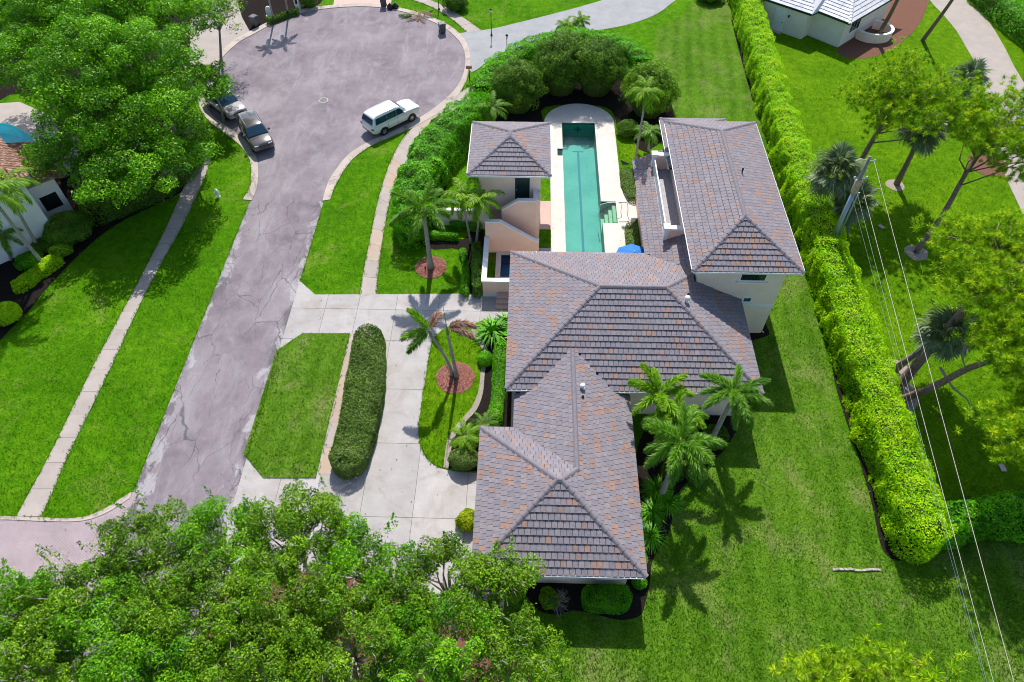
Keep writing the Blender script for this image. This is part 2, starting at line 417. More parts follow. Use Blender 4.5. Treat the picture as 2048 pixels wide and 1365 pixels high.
leafmat('twig_pale', (.25, .20, .17), (.42, .35, .30), (.60, .52, .46), trans=.0, rough=.8, vivid=False)
# ---------------------------------------------------------------- ground, roads, pavements
POOL = [(2.97, 36.8), (5.93, 36.8), (5.93, 41.85), (7.12, 41.85), (7.12, 44.46), (5.93, 44.46), (5.93, 55.35), (2.97, 55.35), (2.97, 51.45), (2.50, 51.45), (2.50, 50.45), (2.97, 50.45)]
PLUNGE = [(-1.92, 35.7), (-.2, 35.7), (-.2, 38.0), (-1.92, 38.0)]
LPOOL = [(-50.5, 54.6), (-47.18, 53.97), (-43.0, 51.40), (-44.16, 49.35), (-50.5, 52.0)]
def grow(poly, d):
    cx = sum(p[0] for p in poly)/len(poly); cy = sum(p[1] for p in poly)/len(poly)
    return [(p[0]+d*math.copysign(1, p[0]-cx), p[1]+d*math.copysign(1, p[1]-cy)) for p in poly]
HOLE1 = [(2.3, 36.5), (7.35, 36.5), (7.35, 55.6), (2.3, 55.6)]
HOLE2 = grow(PLUNGE, .12)
sheet('ground', [(-260, -60), (260, -60), (260, 300), (-260, 300)], 0.0, MT['grass_street'], holes=[HOLE1, HOLE2, LPOOL])

# yard lawn of the house and the neighbour's lawn across the hedge
sheet('lawn', gl([(1310, 60), (1465, -30), (1478, 60), (1500, 170), (1525, 260), (1600, 530), (1650, 690), (1680, 830), (1715, 920), (1740, 1010), (1765, 1100), (2150, 1075), (2150, 1420), (900, 1420), (1000, 1170), (1290, 1160), (1285, 900), (1500, 760), (1500, 660), (1560, 545), (1440, 240), (1300, 240)]), .012, MT['grass_yard'])
sheet('lawn', gl([(1500, -60), (1800, -60), (2250, 100), (2250, 1010), (1860, 1010), (1790, 800), (1700, 560), (1620, 380), (1560, 200), (1540, 60)]), .010, MT['grass_lush'])

EDGES = []
def band(name, left, right, mat, z, seg, gap=.02, thick=.06, matfn=None, kind_name='slab', joint='joint_dark', cat=None):
    """paved strip between two edge lines, laid as separate slabs about seg metres long"""
    root = empty(name, (0, 0, 0), kind='structure')
    L = [np.array(p) for p in left]; R = [np.array(p) for p in right]
    def resample(P, n):
        d = [0]
        for i in range(1, len(P)): d.append(d[-1]+np.linalg.norm(P[i]-P[i-1]))
        return [np.array([np.interp(t, d, [p[k] for p in P]) for k in (0, 1)]) for t in np.linspace(0, d[-1], n)]
    ln = sum(np.linalg.norm(L[i+1]-L[i]) for i in range(len(L)-1))
    nseg = max(1, round(ln/seg)); sub = 4
    Ls = resample(L, nseg*sub+1); Rs = resample(R, nseg*sub+1)
    base = MB()
    for i in range(nseg*sub):
        base.face([(*Ls[i], z-.012), (*Rs[i], z-.012), (*Rs[i+1], z-.012), (*Ls[i+1], z-.012)])
    base.build('bedding', MT[joint], root); COVER.append((z, [tuple(p) for p in Ls]+[tuple(p) for p in Rs[::-1]], False)); EDGES.append([tuple(p) for p in Ls]); EDGES.append([tuple(p) for p in Rs])
    for k in range(nseg):
        a = k*sub; ids = list(range(a, a+sub+1)); lp = [Ls[i].copy() for i in ids]; rp = [Rs[i].copy() for i in ids]
        t = (lp[1]-lp[0])/np.linalg.norm(lp[1]-lp[0]); lp[0] += t*gap/2; rp[0] += t*gap/2
        t = (lp[-1]-lp[-2])/np.linalg.norm(lp[-1]-lp[-2]); lp[-1] -= t*gap/2; rp[-1] -= t*gap/2
        b = MB(); dz = ((k*7919) % 11-5)*.0008
        b.prism(ccw([tuple(p) for p in lp]+[tuple(p) for p in rp[::-1]]), z-thick, z+dz)
        b.build(kind_name, matfn(k) if matfn else mat, root)
    return root

# asphalt lane and turning circle
RX0, RX1 = -22.58, -16.58
outer_r = smooth(gl([(647, 400), (656, 366), (673, 339), (697, 310), (733, 287), (775, 268), (820, 247), (862, 222), (895, 195), (914, 174), (927, 148), (931, 118), (924, 92), (909, 73), (888, 56), (860, 42), (830, 31), (795, 22), (761, 16), (724, 14), (692, 15), (665, 17), (631, 21), (602, 27), (578, 34), (553, 45), (529, 57), (504, 71), (480, 84), (452, 108), (430, 135), (415, 165), (408, 195), (414, 217), (432, 238), (460, 258), (490, 280), (506, 300), (514, 320), (517, 344), (514, 376), (504, 400)]), 5)
road_poly = [(RX1, -20), (RX1, 43.5)] + outer_r + [(RX0, 43.5), (RX0, -20)]
sheet('road', road_poly, .006, MT['asphalt'])
def kerb(pin, pout, n=5, seg=3.0):
    return band('kerb', smooth(gl(pin), n), smooth(gl(pout), n), MT['kerb_concrete'], .055, seg, .025, .08, kind_name='kerb_stone')
kerb([(645, 403), (656, 366), (673, 339), (697, 310), (733, 287), (775, 268), (820, 247), (862, 222), (895, 195), (914, 174), (927, 148), (931, 118), (924, 92), (909, 73), (888, 56), (860, 42), (830, 31), (795, 22), (761, 16), (724, 14), (692, 15), (665, 17), (631, 21), (602, 27), (578, 34), (553, 45), (529, 57), (504, 71), (480, 84), (452, 108), (430, 135)],
     [(661, 400), (668, 378), (683, 351), (705, 320), (742, 293), (781, 276), (828, 255), (872, 230), (906, 203), (924, 180), (936, 152), (941, 117), (934, 88), (918, 67), (896, 50), (866, 36), (834, 25), (798, 16), (761, 10), (724, 8), (692, 9), (665, 11), (629, 15), (600, 21), (575, 28), (549, 39), (524, 51), (499, 64), (473, 78), (444, 102), (420, 132)])
kerb([(504, 402), (514, 376), (517, 344), (514, 320), (506, 300), (490, 280), (460, 258), (432, 238), (414, 217), (408, 195)],
     [(485, 400), (500, 376), (503, 346), (500, 322), (490, 304), (474, 286), (446, 265), (420, 245), (402, 222), (394, 195)], seg=3.0)

# left pavement, straight then bending under the trees
wl = smooth(gl([(33, 1034), (60, 984), (100, 910), (150, 808), (200, 708), (273, 572), (333, 455), (367, 377), (390, 333), (392, 312), (384, 285), (365, 262)]), 4)
wr = smooth(gl([(83, 1034), (108, 978), (137, 910), (187, 808), (233, 712), (297, 575), (363, 455), (400, 377), (417, 335), (421, 313), (413, 287), (392, 262)]), 4)
band('sidewalk', wl, wr, MT['walk_concrete'], .03, 1.75)
# pavement in front of the house, rust-stained in places
ml = smooth(gl([(720, 590), (728, 540), (740, 480), (752, 420), (768, 360), (784, 318), (808, 275), (845, 240), (890, 208), (930, 180), (958, 165)]), 4)
mr = smooth(gl([(752, 590), (757, 540), (765, 480), (776, 420), (787, 375), (800, 345), (830, 305), (868, 265), (910, 230), (945, 200), (968, 182)]), 4)
band('sidewalk', ml, mr, MT['walk_concrete'], .03, 1.75, matfn=lambda k: MT['walk_stained'] if k % 5 in (2, 3) else MT['walk_concrete'])
band('sidewalk', [(-12.05, 30.2), (-12.05, 19.4)], [(-11.30, 30.2), (-11.30, 19.4)], MT['walk_stained'], .034, 1.75, matfn=lambda k: MT['walk_concrete'] if k in (0, 4) else MT['walk_stained'])
# far pavement beyond the turning circle
band('sidewalk', smooth(gl([(935, 66), (905, 40), (870, 18), (838, 5), (800, -8)]), 4), smooth(gl([(962, 61), (930, 38), (893, 15), (862, 1), (815, -20)]), 4), MT['walk_concrete'], .03, 1.75)

# paved side road, bottom left
sheet('brick_road', smooth(gl([(-200, 1040), (0, 1034), (80, 1037), (160, 1037), (205, 1022), (240, 1000), (262, 985)]), 4) + [(-22.4, g(262, 985)[1]), (-22.4, 4), (-80, 4)], .010, MT['brick_road'])
kl = smooth(gl([(-120, 1037), (0, 1033), (80, 1036), (160, 1036), (205, 1021), (240, 999), (264, 984)]), 4)
kr = smooth(gl([(-120, 1043), (0, 1040), (80, 1043), (162, 1043), (211, 1028), (247, 1006), (262, 996)]), 4)
band('kerb', kl, kr, MT['kerb_concrete'], .04, 2.0, .02, .05, kind_name='kerb_stone')

# driveway of the house: a loop of big concrete slabs with lawn islands lying in it
dw = [g(595, 558), g(630, 590), g(967, 588), (-2.95, 33.85), (-.3, 33.85), (-.3, 23), (-1.5, 20.5), (-1.7, 13.0), (-1.7, 8), (RX1, 8), (RX1, g(597, 570)[1])]
drive = empty('driveway', (0, 0, 0), kind='structure')
_b = MB(); _b.prism(ccw(dw), -.01, .010); _b.build('bedding', MT['joint_dark'], drive); COVER.append((.024, list(dw), False))
xs = [-17, -14.2, -11.9, -9.2, -6.2, -3.2, .2]; ys = [7, 12.2, 16.8, 21.6, 25.6, 29.6, 32.4, 36]
for i in range(len(xs)-1):
    for j in range(len(ys)-1):
        c = clip(ccw(dw), [(xs[i]+.012, ys[j]+.012), (xs[i+1]-.012, ys[j]+.012), (xs[i+1]-.012, ys[j+1]-.012), (xs[i]+.012, ys[j+1]-.012)])
        if len(c) > 2 and abs(area2(c)) > .05:
            b = MB(); b.prism(ccw(c), -.01, .024); b.build('slab', MT['drive_concrete'], drive)
sheet('lawn', gl([(553, 703), (605, 668), (700, 668), (632, 957), (527, 957), (488, 909)]), .07, MT['grass_yard'], thick=.07)
isl = smooth(gl([(894, 655), (868, 677), (859, 707), (850, 765), (842, 818), (837, 859), (840, 888), (850, 912), (868, 930), (888, 938), (921, 945), (960, 946)]), 4)
sheet('lawn', isl + [(-.9, 20.5), (-.9, 31.0), g(970, 640), g(938, 654)], .07, MT['grass_lush'], thick=.07)
# neighbour drives
sheet('grey_driveway', smooth(gl([(915, 68), (945, 63), (985, 58), (1040, 45), (1100, 30), (1160, 14), (1230, -8), (1290, -40)]), 4) + smooth(gl([(1420, -40), (1353, 0), (1316, 27), (1266, 47), (1203, 60), (1130, 68), (1060, 84), (1011, 110), (985, 118), (943, 145), (938, 120)]), 4), .020, MT['grey_drive'])
sheet('grey_driveway', smooth(gl([(1840, -40), (1859, 0), (1886, 30), (1913, 63), (1939, 107), (1960, 143), (1973, 200), (1980, 250), (1993, 310), (2009, 350), (2048, 432), (2100, 520)]), 4) + smooth(gl([(2200, 520), (2130, 380), (2090, 280), (2060, 190), (2028, 133), (2006, 90), (1976, 43), (1933, 0), (1910, -40)]), 4), .020, MT['walk_concrete'])
sheet('brick_driveway', gl([(667, 11), (672, -30), (785, -30), (782, 14), (724, 8)]), .03, MT['brick_pink'])
sheet('pale_driveway', gl([(420, 130), (452, 96), (500, 63), (530, 20), (500, -30), (380, -30), (380, 130)]), .02, MT['walk_concrete'])

# beds
sheet('mulch_bed', [(-15.9, 4), (-15.9, 12.6), (-12, 13.6), (-8.5, 13.2), (-5.0, 12.4), (-2.2, 11.9), (-1.2, 10.4), (.6, 8.6), (1.4, 4)], .034, MT['mulch_brown'], thick=.03)
sheet('mulch_bed', smooth(gl([(-150, 250), (20, 190), (110, 200), (180, 260), (250, 275), (360, 255), (385, 190), (400, 130), (420, 60), (350, -60), (-150, -60)]), 3, True), .016, MT['mulch_black'])
sheet('mulch_bed', circle(*g(862, 535), 1.17, 1.17, wob=.03), .03, MT['mulch_red'], thick=.03)
sheet('mulch_bed', circle(*g(911, 757), 1.25, 1.28, wob=.03, seed=2), .095, MT['mulch_red'], thick=.03)
bed_l = smooth(gl([(938, 654), (956, 686), (968, 710), (962, 742), (957, 783), (944, 815), (924, 839), (903, 865), (893, 891), (887, 936)]), 4)
bed_r = smooth(gl([(897, 938), (904, 893), (914, 868), (934, 843), (954, 820), (966, 787), (970, 745), (978, 712), (968, 686), (950, 655)]), 4)
sheet('gravel_edging', bed_l + bed_r, .090, MT['gravel_edge'], thick=.02)
sheet('mulch_bed', bed_r + [(-.8, 31.2), (-.8, 20.4)] + [g(960, 944), g(920, 944)], .084, MT['mulch_black'], thick=.02)
sheet('mulch_bed', gl([(812, 478), (838, 492), (870, 500), (905, 497), (925, 502), (938, 525), (942, 560), (938, 588), (968, 588), (968, 470), (960, 440), (840, 440)]), .02, MT['mulch_black'])
sheet('lawn', gl([(845, 478), (900, 470), (925, 480), (940, 470), (925, 440), (845, 450)]), .03, MT['grass_lush'])
sheet('mulch_bed', smooth(gl([(1060, 1160), (1070, 1215), (1110, 1230), (1150, 1222), (1200, 1232), (1240, 1241), (1280, 1232), (1292, 1200), (1300, 1165), (1306, 1120), (1340, 1060), (1350, 1000), (1380, 960), (1440, 910), (1480, 850), (1500, 790), (1420, 780), (1290, 860), (1270, 1000), (1285, 1150)]), 4, True), .024, MT['mulch_black'])
sheet('mulch_bed', smooth(gl([(1496, 655), (1500, 680), (1525, 676), (1539, 668), (1531, 648), (1522, 630), (1505, 640)]), 4, True), .024, MT['mulch_black'])
_hb = smooth(gl([(1462, 40), (1496, 170), (1520, 235), (1526, 262), (1560, 360), (1572, 400), (1588, 460), (1606, 530), (1628, 600), (1658, 690), (1668, 760), (1688, 830), (1705, 880), (1718, 920), (1744, 1010), (1757, 1075), (1770, 1108), (1795, 1122), (1822, 1112), (1840, 1088), (1870, 1083), (2100, 1066)]), 4)
_hc = smooth(gl([(2100, 1000), (1850, 1010), (1800, 860), (1700, 600), (1620, 380), (1560, 200), (1530, 40)]), 4)
sheet('mulch_bed', _hb+_hc, .026, MT['mulch_black'])
for k, (x, y, r) in enumerate(((1790, 371, .75), (1832, 506, .85), (1795, 790, 1.3), (1790, 740, .9), (1975, 330, 1.6))):
    sheet('mulch_bed', circle(*g(x, y), r, r, wob=.06, seed=k), .03, MT['gravel_edge' if k != 4 else 'mulch_brown'], thick=.02)
sheet('mulch_bed', smooth(gl([(1675, 96), (1690, 115), (1740, 116), (1790, 95), (1830, 60), (1850, 25), (1850, -10), (1760, -10), (1720, 60)]), 4, True), .022, MT['mulch_brown'])
sheet('mulch_bed', smooth(gl([(-60, 700), (40, 640), (75, 600), (110, 560), (180, 490), (250, 440), (370, 380), (385, 330), (370, 280), (250, 270), (100, 300), (-60, 400)]), 4, True), .022, MT['mulch_black'])
sheet('mulch_bed', smooth(gl([(850, 262), (925, 205), (985, 165), (1010, 110), (1090, 80), (1200, 80), (1300, 130), (1340, 200), (1345, 260), (1300, 300), (1245, 330), (1235, 260), (1210, 215), (1090, 215), (1080, 260), (960, 300), (900, 330), (880, 440), (800, 440), (800, 330)]), 4, True), .018, MT['mulch_black'])
sheet('mulch_bed', smooth(gl([(500, 64), (540, 42), (600, 18), (640, 8), (640, -30), (480, -30)]), 3, True), .024, MT['mulch_black'])
sheet('lawn', gl([(1236, 262), (1262, 275), (1278, 300), (1300, 310), (1300, 330), (1262, 330), (1240, 320)]), .03, MT['grass_lush'])

# ---------------------------------------------------------------- pool and its terrace
arc = [(4.55+3.18*math.cos(a), 55.4+3.05*math.sin(a)) for a in np.linspace(0, math.pi, 25)]
deck_out = [(1.86, 36.0), (7.62, 36.0), (7.66, 41.0), (8.2, 41.7), (8.7, 42.5), (8.92, 43.4), (8.85, 44.3), (8.55, 45.0), (7.95, 45.5), (7.70, 46.2), (7.70, 55.3)] + arc + [(1.86, 55.3)]
sheet('pool_deck', deck_out, .035, MT['deck_white'], holes=[POOL], thick=.03)
sheet('terrace', [(.95, 36.0), (1.84, 36.0), (1.84, 38.9), (.95, 38.9)], .030, MT['grey_drive'])
sheet('brick_path', [(.95, 41.0), (1.85, 41.0), (1.85, 44.4), (.95, 44.4)], .030, MT['brick_pink'])
pool = empty('swimming_pool', (4.45, 46.0, 0), label='long narrow lap pool with green water and a blue lane line', cat='pool')
pool.location = (0, 0, 0)
b = MB()
P_ = ccw(POOL); D = -1.45
main = [(2.97, 36.8), (5.93, 36.8), (5.93, 55.35), (2.97, 55.35)]
b.face([(x, y, D) for x, y in main])
for i in range(len(P_)):
    p, q = P_[i], P_[(i+1) % len(P_)]
    b.face([(q[0], q[1], D), (p[0], p[1], D), (p[0], p[1], .034), (q[0], q[1], .034)])
b.box(5.93, 7.12, 41.86, 44.45, D, D+.02); b.box(2.505, 2.965, 50.455, 51.445, D, -.45)
b.build('basin', MT['pool_plaster'], pool)
b = MB()
for i, p in enumerate(P_):
    q = P_[(i+1) % len(P_)]; v = np.array([q[0]-p[0], q[1]-p[1]]); n_ = np.array([-v[1], v[0]])/np.linalg.norm(v)*.006
    b.face([(p[0]+n_[0], p[1]+n_[1], -.16), (q[0]+n_[0], q[1]+n_[1], -.16), (q[0]+n_[0], q[1]+n_[1], .02), (p[0]+n_[0], p[1]+n_[1], .02)])
b.build('waterline_tile', MT['green_glass'], pool)
b = MB(); b.box(4.36, 4.56, 37.6, 53.2, D, D+.006); b.build('lane_line', MT['pool_line'], pool)
for xa, xb in ((3.96, 4.355), (4.565, 4.96)):
    b = MB(); b.box(xa, xb, 53.0, 53.2, D, D+.006); b.build('lane_line', MT['pool_line'], pool)
b = MB(); b.box(4.38, 4.54, 55.34-.01, 55.345, -1.0, -.35); b.box(4.15, 4.77, 55.33, 55.339, -.75, -.6); b.build('wall_cross', MT['pool_line'], pool)
for k in range(4):
    b = MB(); x0 = 7.10-(k+1)*.295; b.box(x0, 7.10-k*.295, 41.88, 44.43, D, -.22-k*.27)
    b.build('step', MT['tan_step'], pool)
    b = MB(); b.box(x0, x0+.045, 41.88, 44.43, -.22-k*.27, -.215-k*.27); b.build('step_edge', MT['black_metal'], pool)
sheet('water_surface', grow(POOL, -.0), -.06, MT['water'], parent=pool)
b = MB()
b.tube([(5.7, 43.2, -.5), (5.75, 43.2, .75), (6.3, 43.2, .95), (7.2, 43.2, .95), (7.45, 43.2, .8), (7.45, 43.2, .03)], .025, 8)
b.build('handrail', MT['white_metal'], pool, True)
b = MB(); pth = [(7.2, 42.0), (8.0, 42.1), (7.95, 42.8), (8.05, 43.6), (7.98, 44.35), (7.25, 44.3)]
b.tube([(x, y, .05) for x, y in smooth(pth, 4)], .022, 6); b.build('deck_hose', MT['black_metal'], pool)
tag(pool)
pl = empty('plunge_pool', (0, 0, 0), label='small blue plunge pool inside the walled front courtyard', cat='pool')
b = MB(); P2 = ccw(PLUNGE); b.face([(x, y, -.9) for x, y in P2])
for i in range(4):
    p, q = P2[i], P2[(i+1) % 4]; b.face([(q[0], q[1], -.9), (p[0], p[1], -.9), (p[0], p[1], .1), (q[0], q[1], .1)])
b.build('basin', MT['pool_blue'], pl)
o_ = [(-2.3, 35.3), (.2, 35.3), (.2, 38.35), (-2.3, 38.35)]
sheet('coping', o_, .12, MT['deck_white'], holes=[PLUNGE], parent=pl, thick=.13)
sheet('water_surface', PLUNGE, -.02, MT['water_clear'], parent=pl)
lp = empty('swimming_pool', (0, 0, 0), label='turquoise pool of the white house at the left edge', cat='pool')
b = MB(); P3 = ccw(LPOOL); b.face([(x, y, -1.2) for x, y in P3])
for i in range(len(P3)):
    p, q = P3[i], P3[(i+1) % len(P3)]; b.face([(q[0], q[1], -1.2), (p[0], p[1], -1.2), (p[0], p[1], .03), (q[0], q[1], .03)])
b.build('basin', MT['pool_turquoise'], lp)
sheet('water_surface', LPOOL, -.08, MT['water_clear'], parent=lp)
sheet('pool_deck', gl([(-120, 215), (40, 205), (120, 240), (170, 290), (140, 345), (60, 330), (-120, 330)]), .030, MT['walk_concrete'], holes=[LPOOL])
# ---------------------------------------------------------------- roofs
EXPO, TW = .375, .30
class Roof:
    def __init__(s, planes, ridges, cull=None): s.planes = [ccw_plane(p) for p in planes]; s.ridges = ridges; s.cull = cull
def ccw_plane(pl):
    if area2([(p[0], p[1]) for p in pl]) > 0: return pl
    return [pl[1], pl[0]]+list(pl[2:])[::-1]
def plane_frame(pl):
    p = [np.array(q, float) for q in pl]; u = p[1]-p[0]; u /= np.linalg.norm(u)
    n = np.zeros(3)
    for i in range(len(p)): n += np.cross(p[i], p[(i+1) % len(p)])
    n /= np.linalg.norm(n)
    if n[2] < 0: n = -n
    v = np.cross(n, u)
    return p[0], u, v, n
def roof_z(roof, x, y):
    """height of a roof's surface over (x,y), None outside"""
    best = None
    for pl in roof.planes:
        q = [(p[0], p[1]) for p in pl]; q = ccw(q)
        ins = False
        for i in range(len(q)):
            a, b_ = q[i], q[(i+1) % len(q)]
            if (a[1] > y) != (b_[1] > y) and x < (b_[0]-a[0])*(y-a[1])/(b_[1]-a[1])+a[0]: ins = not ins
        if ins:
            o, u, v, n = plane_frame(pl); z = o[2]-(n[0]*(x-o[0])+n[1]*(y-o[1]))/n[2]
            best = z if best is None else max(best, z)
    return best
def tiles_of(roof, others, rng, orange):
    out = []
    for pl, orf in zip(roof.planes, orange):
        o, u, v, n = plane_frame(pl)
        P2 = [((np.array(p)-o)@u, (np.array(p)-o)@v) for p in pl]
        if area2(P2) < 0: u = -u; P2 = [(-a, b_) for a, b_ in P2]
        umin = min(p[0] for p in P2); umax = max(p[0] for p in P2); vmax = max(p[1] for p in P2)
        rows = int(vmax/EXPO)+1
        au = (o@u) % TW
        run = 0
        for r in range(rows):
            v0 = r*EXPO-.05; off = (.5*TW if r % 2 else 0)+rng.uniform(-.02, .02)
            k = math.floor((umin-off)/TW)
            while k*TW+off < umax:
                u0 = k*TW+off; k += 1
                c = clip(P2, [(u0+.011, v0), (u0+TW-.011, v0), (u0+TW-.011, v0+EXPO-.016), (u0+.011, v0+EXPO-.016)])
                if r == 0:
                    c2 = clip(P2, [(u0+.004, -1), (u0+TW-.004, -1), (u0+TW-.004, 9), (u0+.004, 9)])
                    if c and min(q[1] for q in c) < .01: c = [(a, (-.05 if b_ < .01 else b_)) for a, b_ in c]
                if len(c) < 3 or abs(area2(c)) < .008: continue
                cu = sum(q[0] for q in c)/len(c); cv = sum(q[1] for q in c)/len(c)
                w = o+u*cu+v*cv
                if roof.cull and roof.cull(w): continue
                hid = False
                for ot in others:
                    zz = roof_z(ot, w[0], w[1])
                    if zz is not None and zz > w[2]+.04: hid = True; break
                if hid: continue
                lift = rng.uniform(0, .008); tw_ = rng.uniform(-.006, .006)
                top = []; bot = []
                for a, b_ in c:
                    h = .020+.058*(1-(b_-v0)/(EXPO+.03))+lift+tw_*(a-cu)/TW
                    top.append(o+u*a+v*b_+n*h); bot.append(o+u*a+v*b_+n*(h-.034))
                isor = rng.random() < orf*(1.3 if run else .85); run = isor and rng.random() < .5
                mi = 5+rng.randrange(3) if isor else rng.choice((0, 0, 1, 1, 2, 3, 4))
                d = w-np.array([0, 0, CAM_H]); dist = np.linalg.norm(d)
                size = abs(area2(c))*abs(d@n)/dist**3
                if (d@n) > 0: size = 0
                # is the spot in view of the survey camera's frame
                zc = d@_f; px = 1024+FPX*(d@CR)/zc; py = 682.5-FPX*(d@CU)/zc
                out.append((size, top, bot, mi))
    return out
def tile_mesh(b, top, bot, mi):
    n = len(top); k = len(b.v)
    b.v += [tuple(p) for p in bot]+[tuple(p) for p in top]
    b.f.append(tuple(range(k+n, k+2*n))); b.m.append(mi)
    for i in range(n):
        j = (i+1) % n; b.f.append((k+i, k+j, k+n+j, k+n+i)); b.m.append(mi)
def cap_run(roof_ob, a, b_, mat, skip=None):
    """ridge or hip covered with overlapping angled caps, a = lower end"""
    a = np.array(a, float); b_ = np.array(b_, float); L = np.linalg.norm(b_-a); t = (b_-a)/L
    lv = abs(t[2]) < .05; s_ = np.cross(t, (0, 0, 1)); s_ /= np.linalg.norm(s_); n = np.cross(s_, t)
    m = max(1, round(L/.40)); st = L/m; key = round(st, 3)
    me = None
    for i in range(m):
        p = a+t*(i*st); mid = p+t*st*.5
        if skip and skip(mid): continue
        if me is None:
            b = MB(); k = []
            for x, hw, zz in (((-.01, .150, .094), (st, .148, .092)) if lv else ((-.05, .165, .108), (st, .145, .078))):
                ring = [(-hw, zz-.125), (-hw*.97, zz-.075), (-hw*.45, zz-.004), (0, zz+.018), (hw*.45, zz-.004), (hw*.97, zz-.075), (hw, zz-.125)]
                k.append([(x, y, z) for y, z in ring])
            for j in range(6): b.face([k[0][j], k[0][j+1], k[1][j+1], k[1][j]][::-1])
            b.face(k[0]); b.face(k[1][::-1])
            me = bpy.data.meshes.new('ridge_tile'); me.from_pydata(b.v, [], b.f); me.materials.append(mat); me.update()
        o = link('ridge_tile', me, roof_ob)
        o.matrix_local = Matrix(((t[0], s_[0]*-1, n[0], p[0]), (t[1], s_[1]*-1, n[1], p[1]), (t[2], s_[2]*-1, n[2], p[2]), (0, 0, 0, 1)))
def hip_planes(x0, x1, y0, y1, ze, s):
    w, d = x1-x0, y1-y0
    if w <= d: h = w/2; r0 = (x0+h, y0+h, ze+s*h); r1 = (x0+h, y1-h, ze+s*h)
    else: h = d/2; r0 = (x0+h, y0+h, ze+s*h); r1 = (x1-h, y0+h, ze+s*h)
    A, B_, C, D_ = (x0, y0, ze), (x1, y0, ze), (x1, y1, ze), (x0, y1, ze)
    if w <= d: pl = [[A, B_, r0], [B_, C, r1, r0], [C, D_, r1], [D_, A, r0, r1]]; hips = [(A, r0), (B_, r0), (C, r1), (D_, r1)]
    else: pl = [[A, B_, r1, r0], [B_, C, r1], [C, D_, r0, r1], [D_, A, r0]]; hips = [(A, r0), (B_, r1), (C, r1), (D_, r0)]
    return pl, hips+[(r0, r1)]
def build_roof(parent, roof, others, rng, orange, pool_list, eaves, cap_skip=None, felt='roof_felt', capmat='ridge_clay', fascia='white_metal', soffit_poly=None):
    b = MB()
    for pl in roof.planes: b.face(pl if plane_frame(pl)[3]@np.cross(np.array(pl[1])-np.array(pl[0]), np.array(pl[2])-np.array(pl[1])) > 0 else pl[::-1])
    if soffit_poly:
        zs = soffit_poly[1]; q = ccw(soffit_poly[0]); b.face([(x, y, zs-.17) for x, y in q[::-1]])
    ro = b.build('roof', MT[felt], parent)
    for r in roof.ridges: cap_run(ro, r[0], r[1], MT[capmat], cap_skip)
    for (p, q, *thin) in eaves:                  # gutter along the eave
        p = np.array(p, float); q = np.array(q, float); t = (q-p)/np.linalg.norm(q-p); nn = np.array([t[1], -t[0], 0])
        b = MB(); prof = [(0, -.17), (.10, -.17), (.135, -.06), (.135, .0), (.11, .0), (.10, -.04), (0, -.04)]
        if thin: prof = [(-.03, -.17), (.0, -.17), (.012, -.02), (-.03, -.02)]
        n_ = len(prof); k = 0
        for e in (p-t*.0, q+t*.0):
            for o_, z_ in prof: b.v.append(tuple(e+nn*o_+np.array([0, 0, z_])))
        for i in range(n_):
            j = (i+1) % n_; b.f.append((i, j, n_+j, n_+i)); b.m.append(0)
        b.f.append(tuple(range(n_))[::-1]); b.m.append(0); b.f.append(tuple(range(n_, 2*n_))); b.m.append(0)
        b.build('fascia' if thin else 'gutter', MT[fascia], ro)
    pool_list.append((ro, tiles_of(roof, others, rng, orange)))
    return ro
def lay_tiles(pool_list, limit=300):
    allt = sorted([(t[0], i, j) for i, (ro, ts) in enumerate(pool_list) for j, t in enumerate(ts)], reverse=True)
    single = set((i, j) for s_, i, j in allt[:limit])
    mats = TILE+TILE_O
    for i, (ro, ts) in enumerate(pool_list):
        rest = MB()
        for j, (sz, top, bot, mi) in enumerate(ts):
            if (i, j) in single:
                b = MB(); c = sum(np.array(p) for p in top)/len(top)
                tile_mesh(b, [p-c for p in top], [p-c for p in bot], 0)
                o = b.build('roof_tile', mats[mi], ro); o.location = tuple(c)
            else: tile_mesh(rest, top, bot, mi)
        if rest.f:
            o = rest.build('roof_tiles', mats, ro); o['kind'] = 'stuff'

rng = random.Random(11)
house = empty('house', (5, 24, 0), label='large cream villa with grey tiled hip roofs and a two storey wing', cat='house')
house.location = (0, 0, 0)
S = .46
G0, G1, GY0, GY1, GZ = -2.40, 6.16, 12.70, 21.02, 2.92
hg = (GY1-GY0)/2; ry = GY0+hg; rz_ = GZ+S*hg; ra, rb = (G0+hg, ry, rz_), (G1-hg, ry, rz_)
CW, CXR = -.51, (6.16-.51)/2; cz = GZ+S*(G1-CXR); vy = GY1-(G1-CXR)            # linking wing: west eave, ridge
CE = 26.4
R_g = Roof([[(G0, GY0, GZ), (G1, GY0, GZ), rb, ra],
            [(G1, GY0, GZ), (G1, CE, GZ), (CXR, CE, cz), (CXR, vy, cz), rb],
            [(CW, GY1, GZ), (G0, GY1, GZ), ra, rb, (CXR, vy, cz)],
            [(G0, GY1, GZ), (G0, GY0, GZ), ra],
            [(CW, CE, GZ), (CW, GY1, GZ), (CXR, vy, cz), (CXR, CE, cz)]],
           [((G0, GY0, GZ), ra), ((G1, GY0, GZ), rb), ((G0, GY1, GZ), ra), ((CXR, vy, cz), rb), (ra, rb), ((CXR, CE, cz), (CXR, vy, cz))])
MZ = 3.40; M0, M1, MY0, MY1 = -1.05, 13.88, 23.48, 34.89
m0, m1 = (4.50, 29.3, 6.05), (8.50, 29.3, 6.05)
WX0, WX1, WY0, WY1, WZ = 10.19, 16.80, 30.24, 45.80, 6.60
in_wing = lambda w: w[0] > 10.72 and w[1] > 30.84
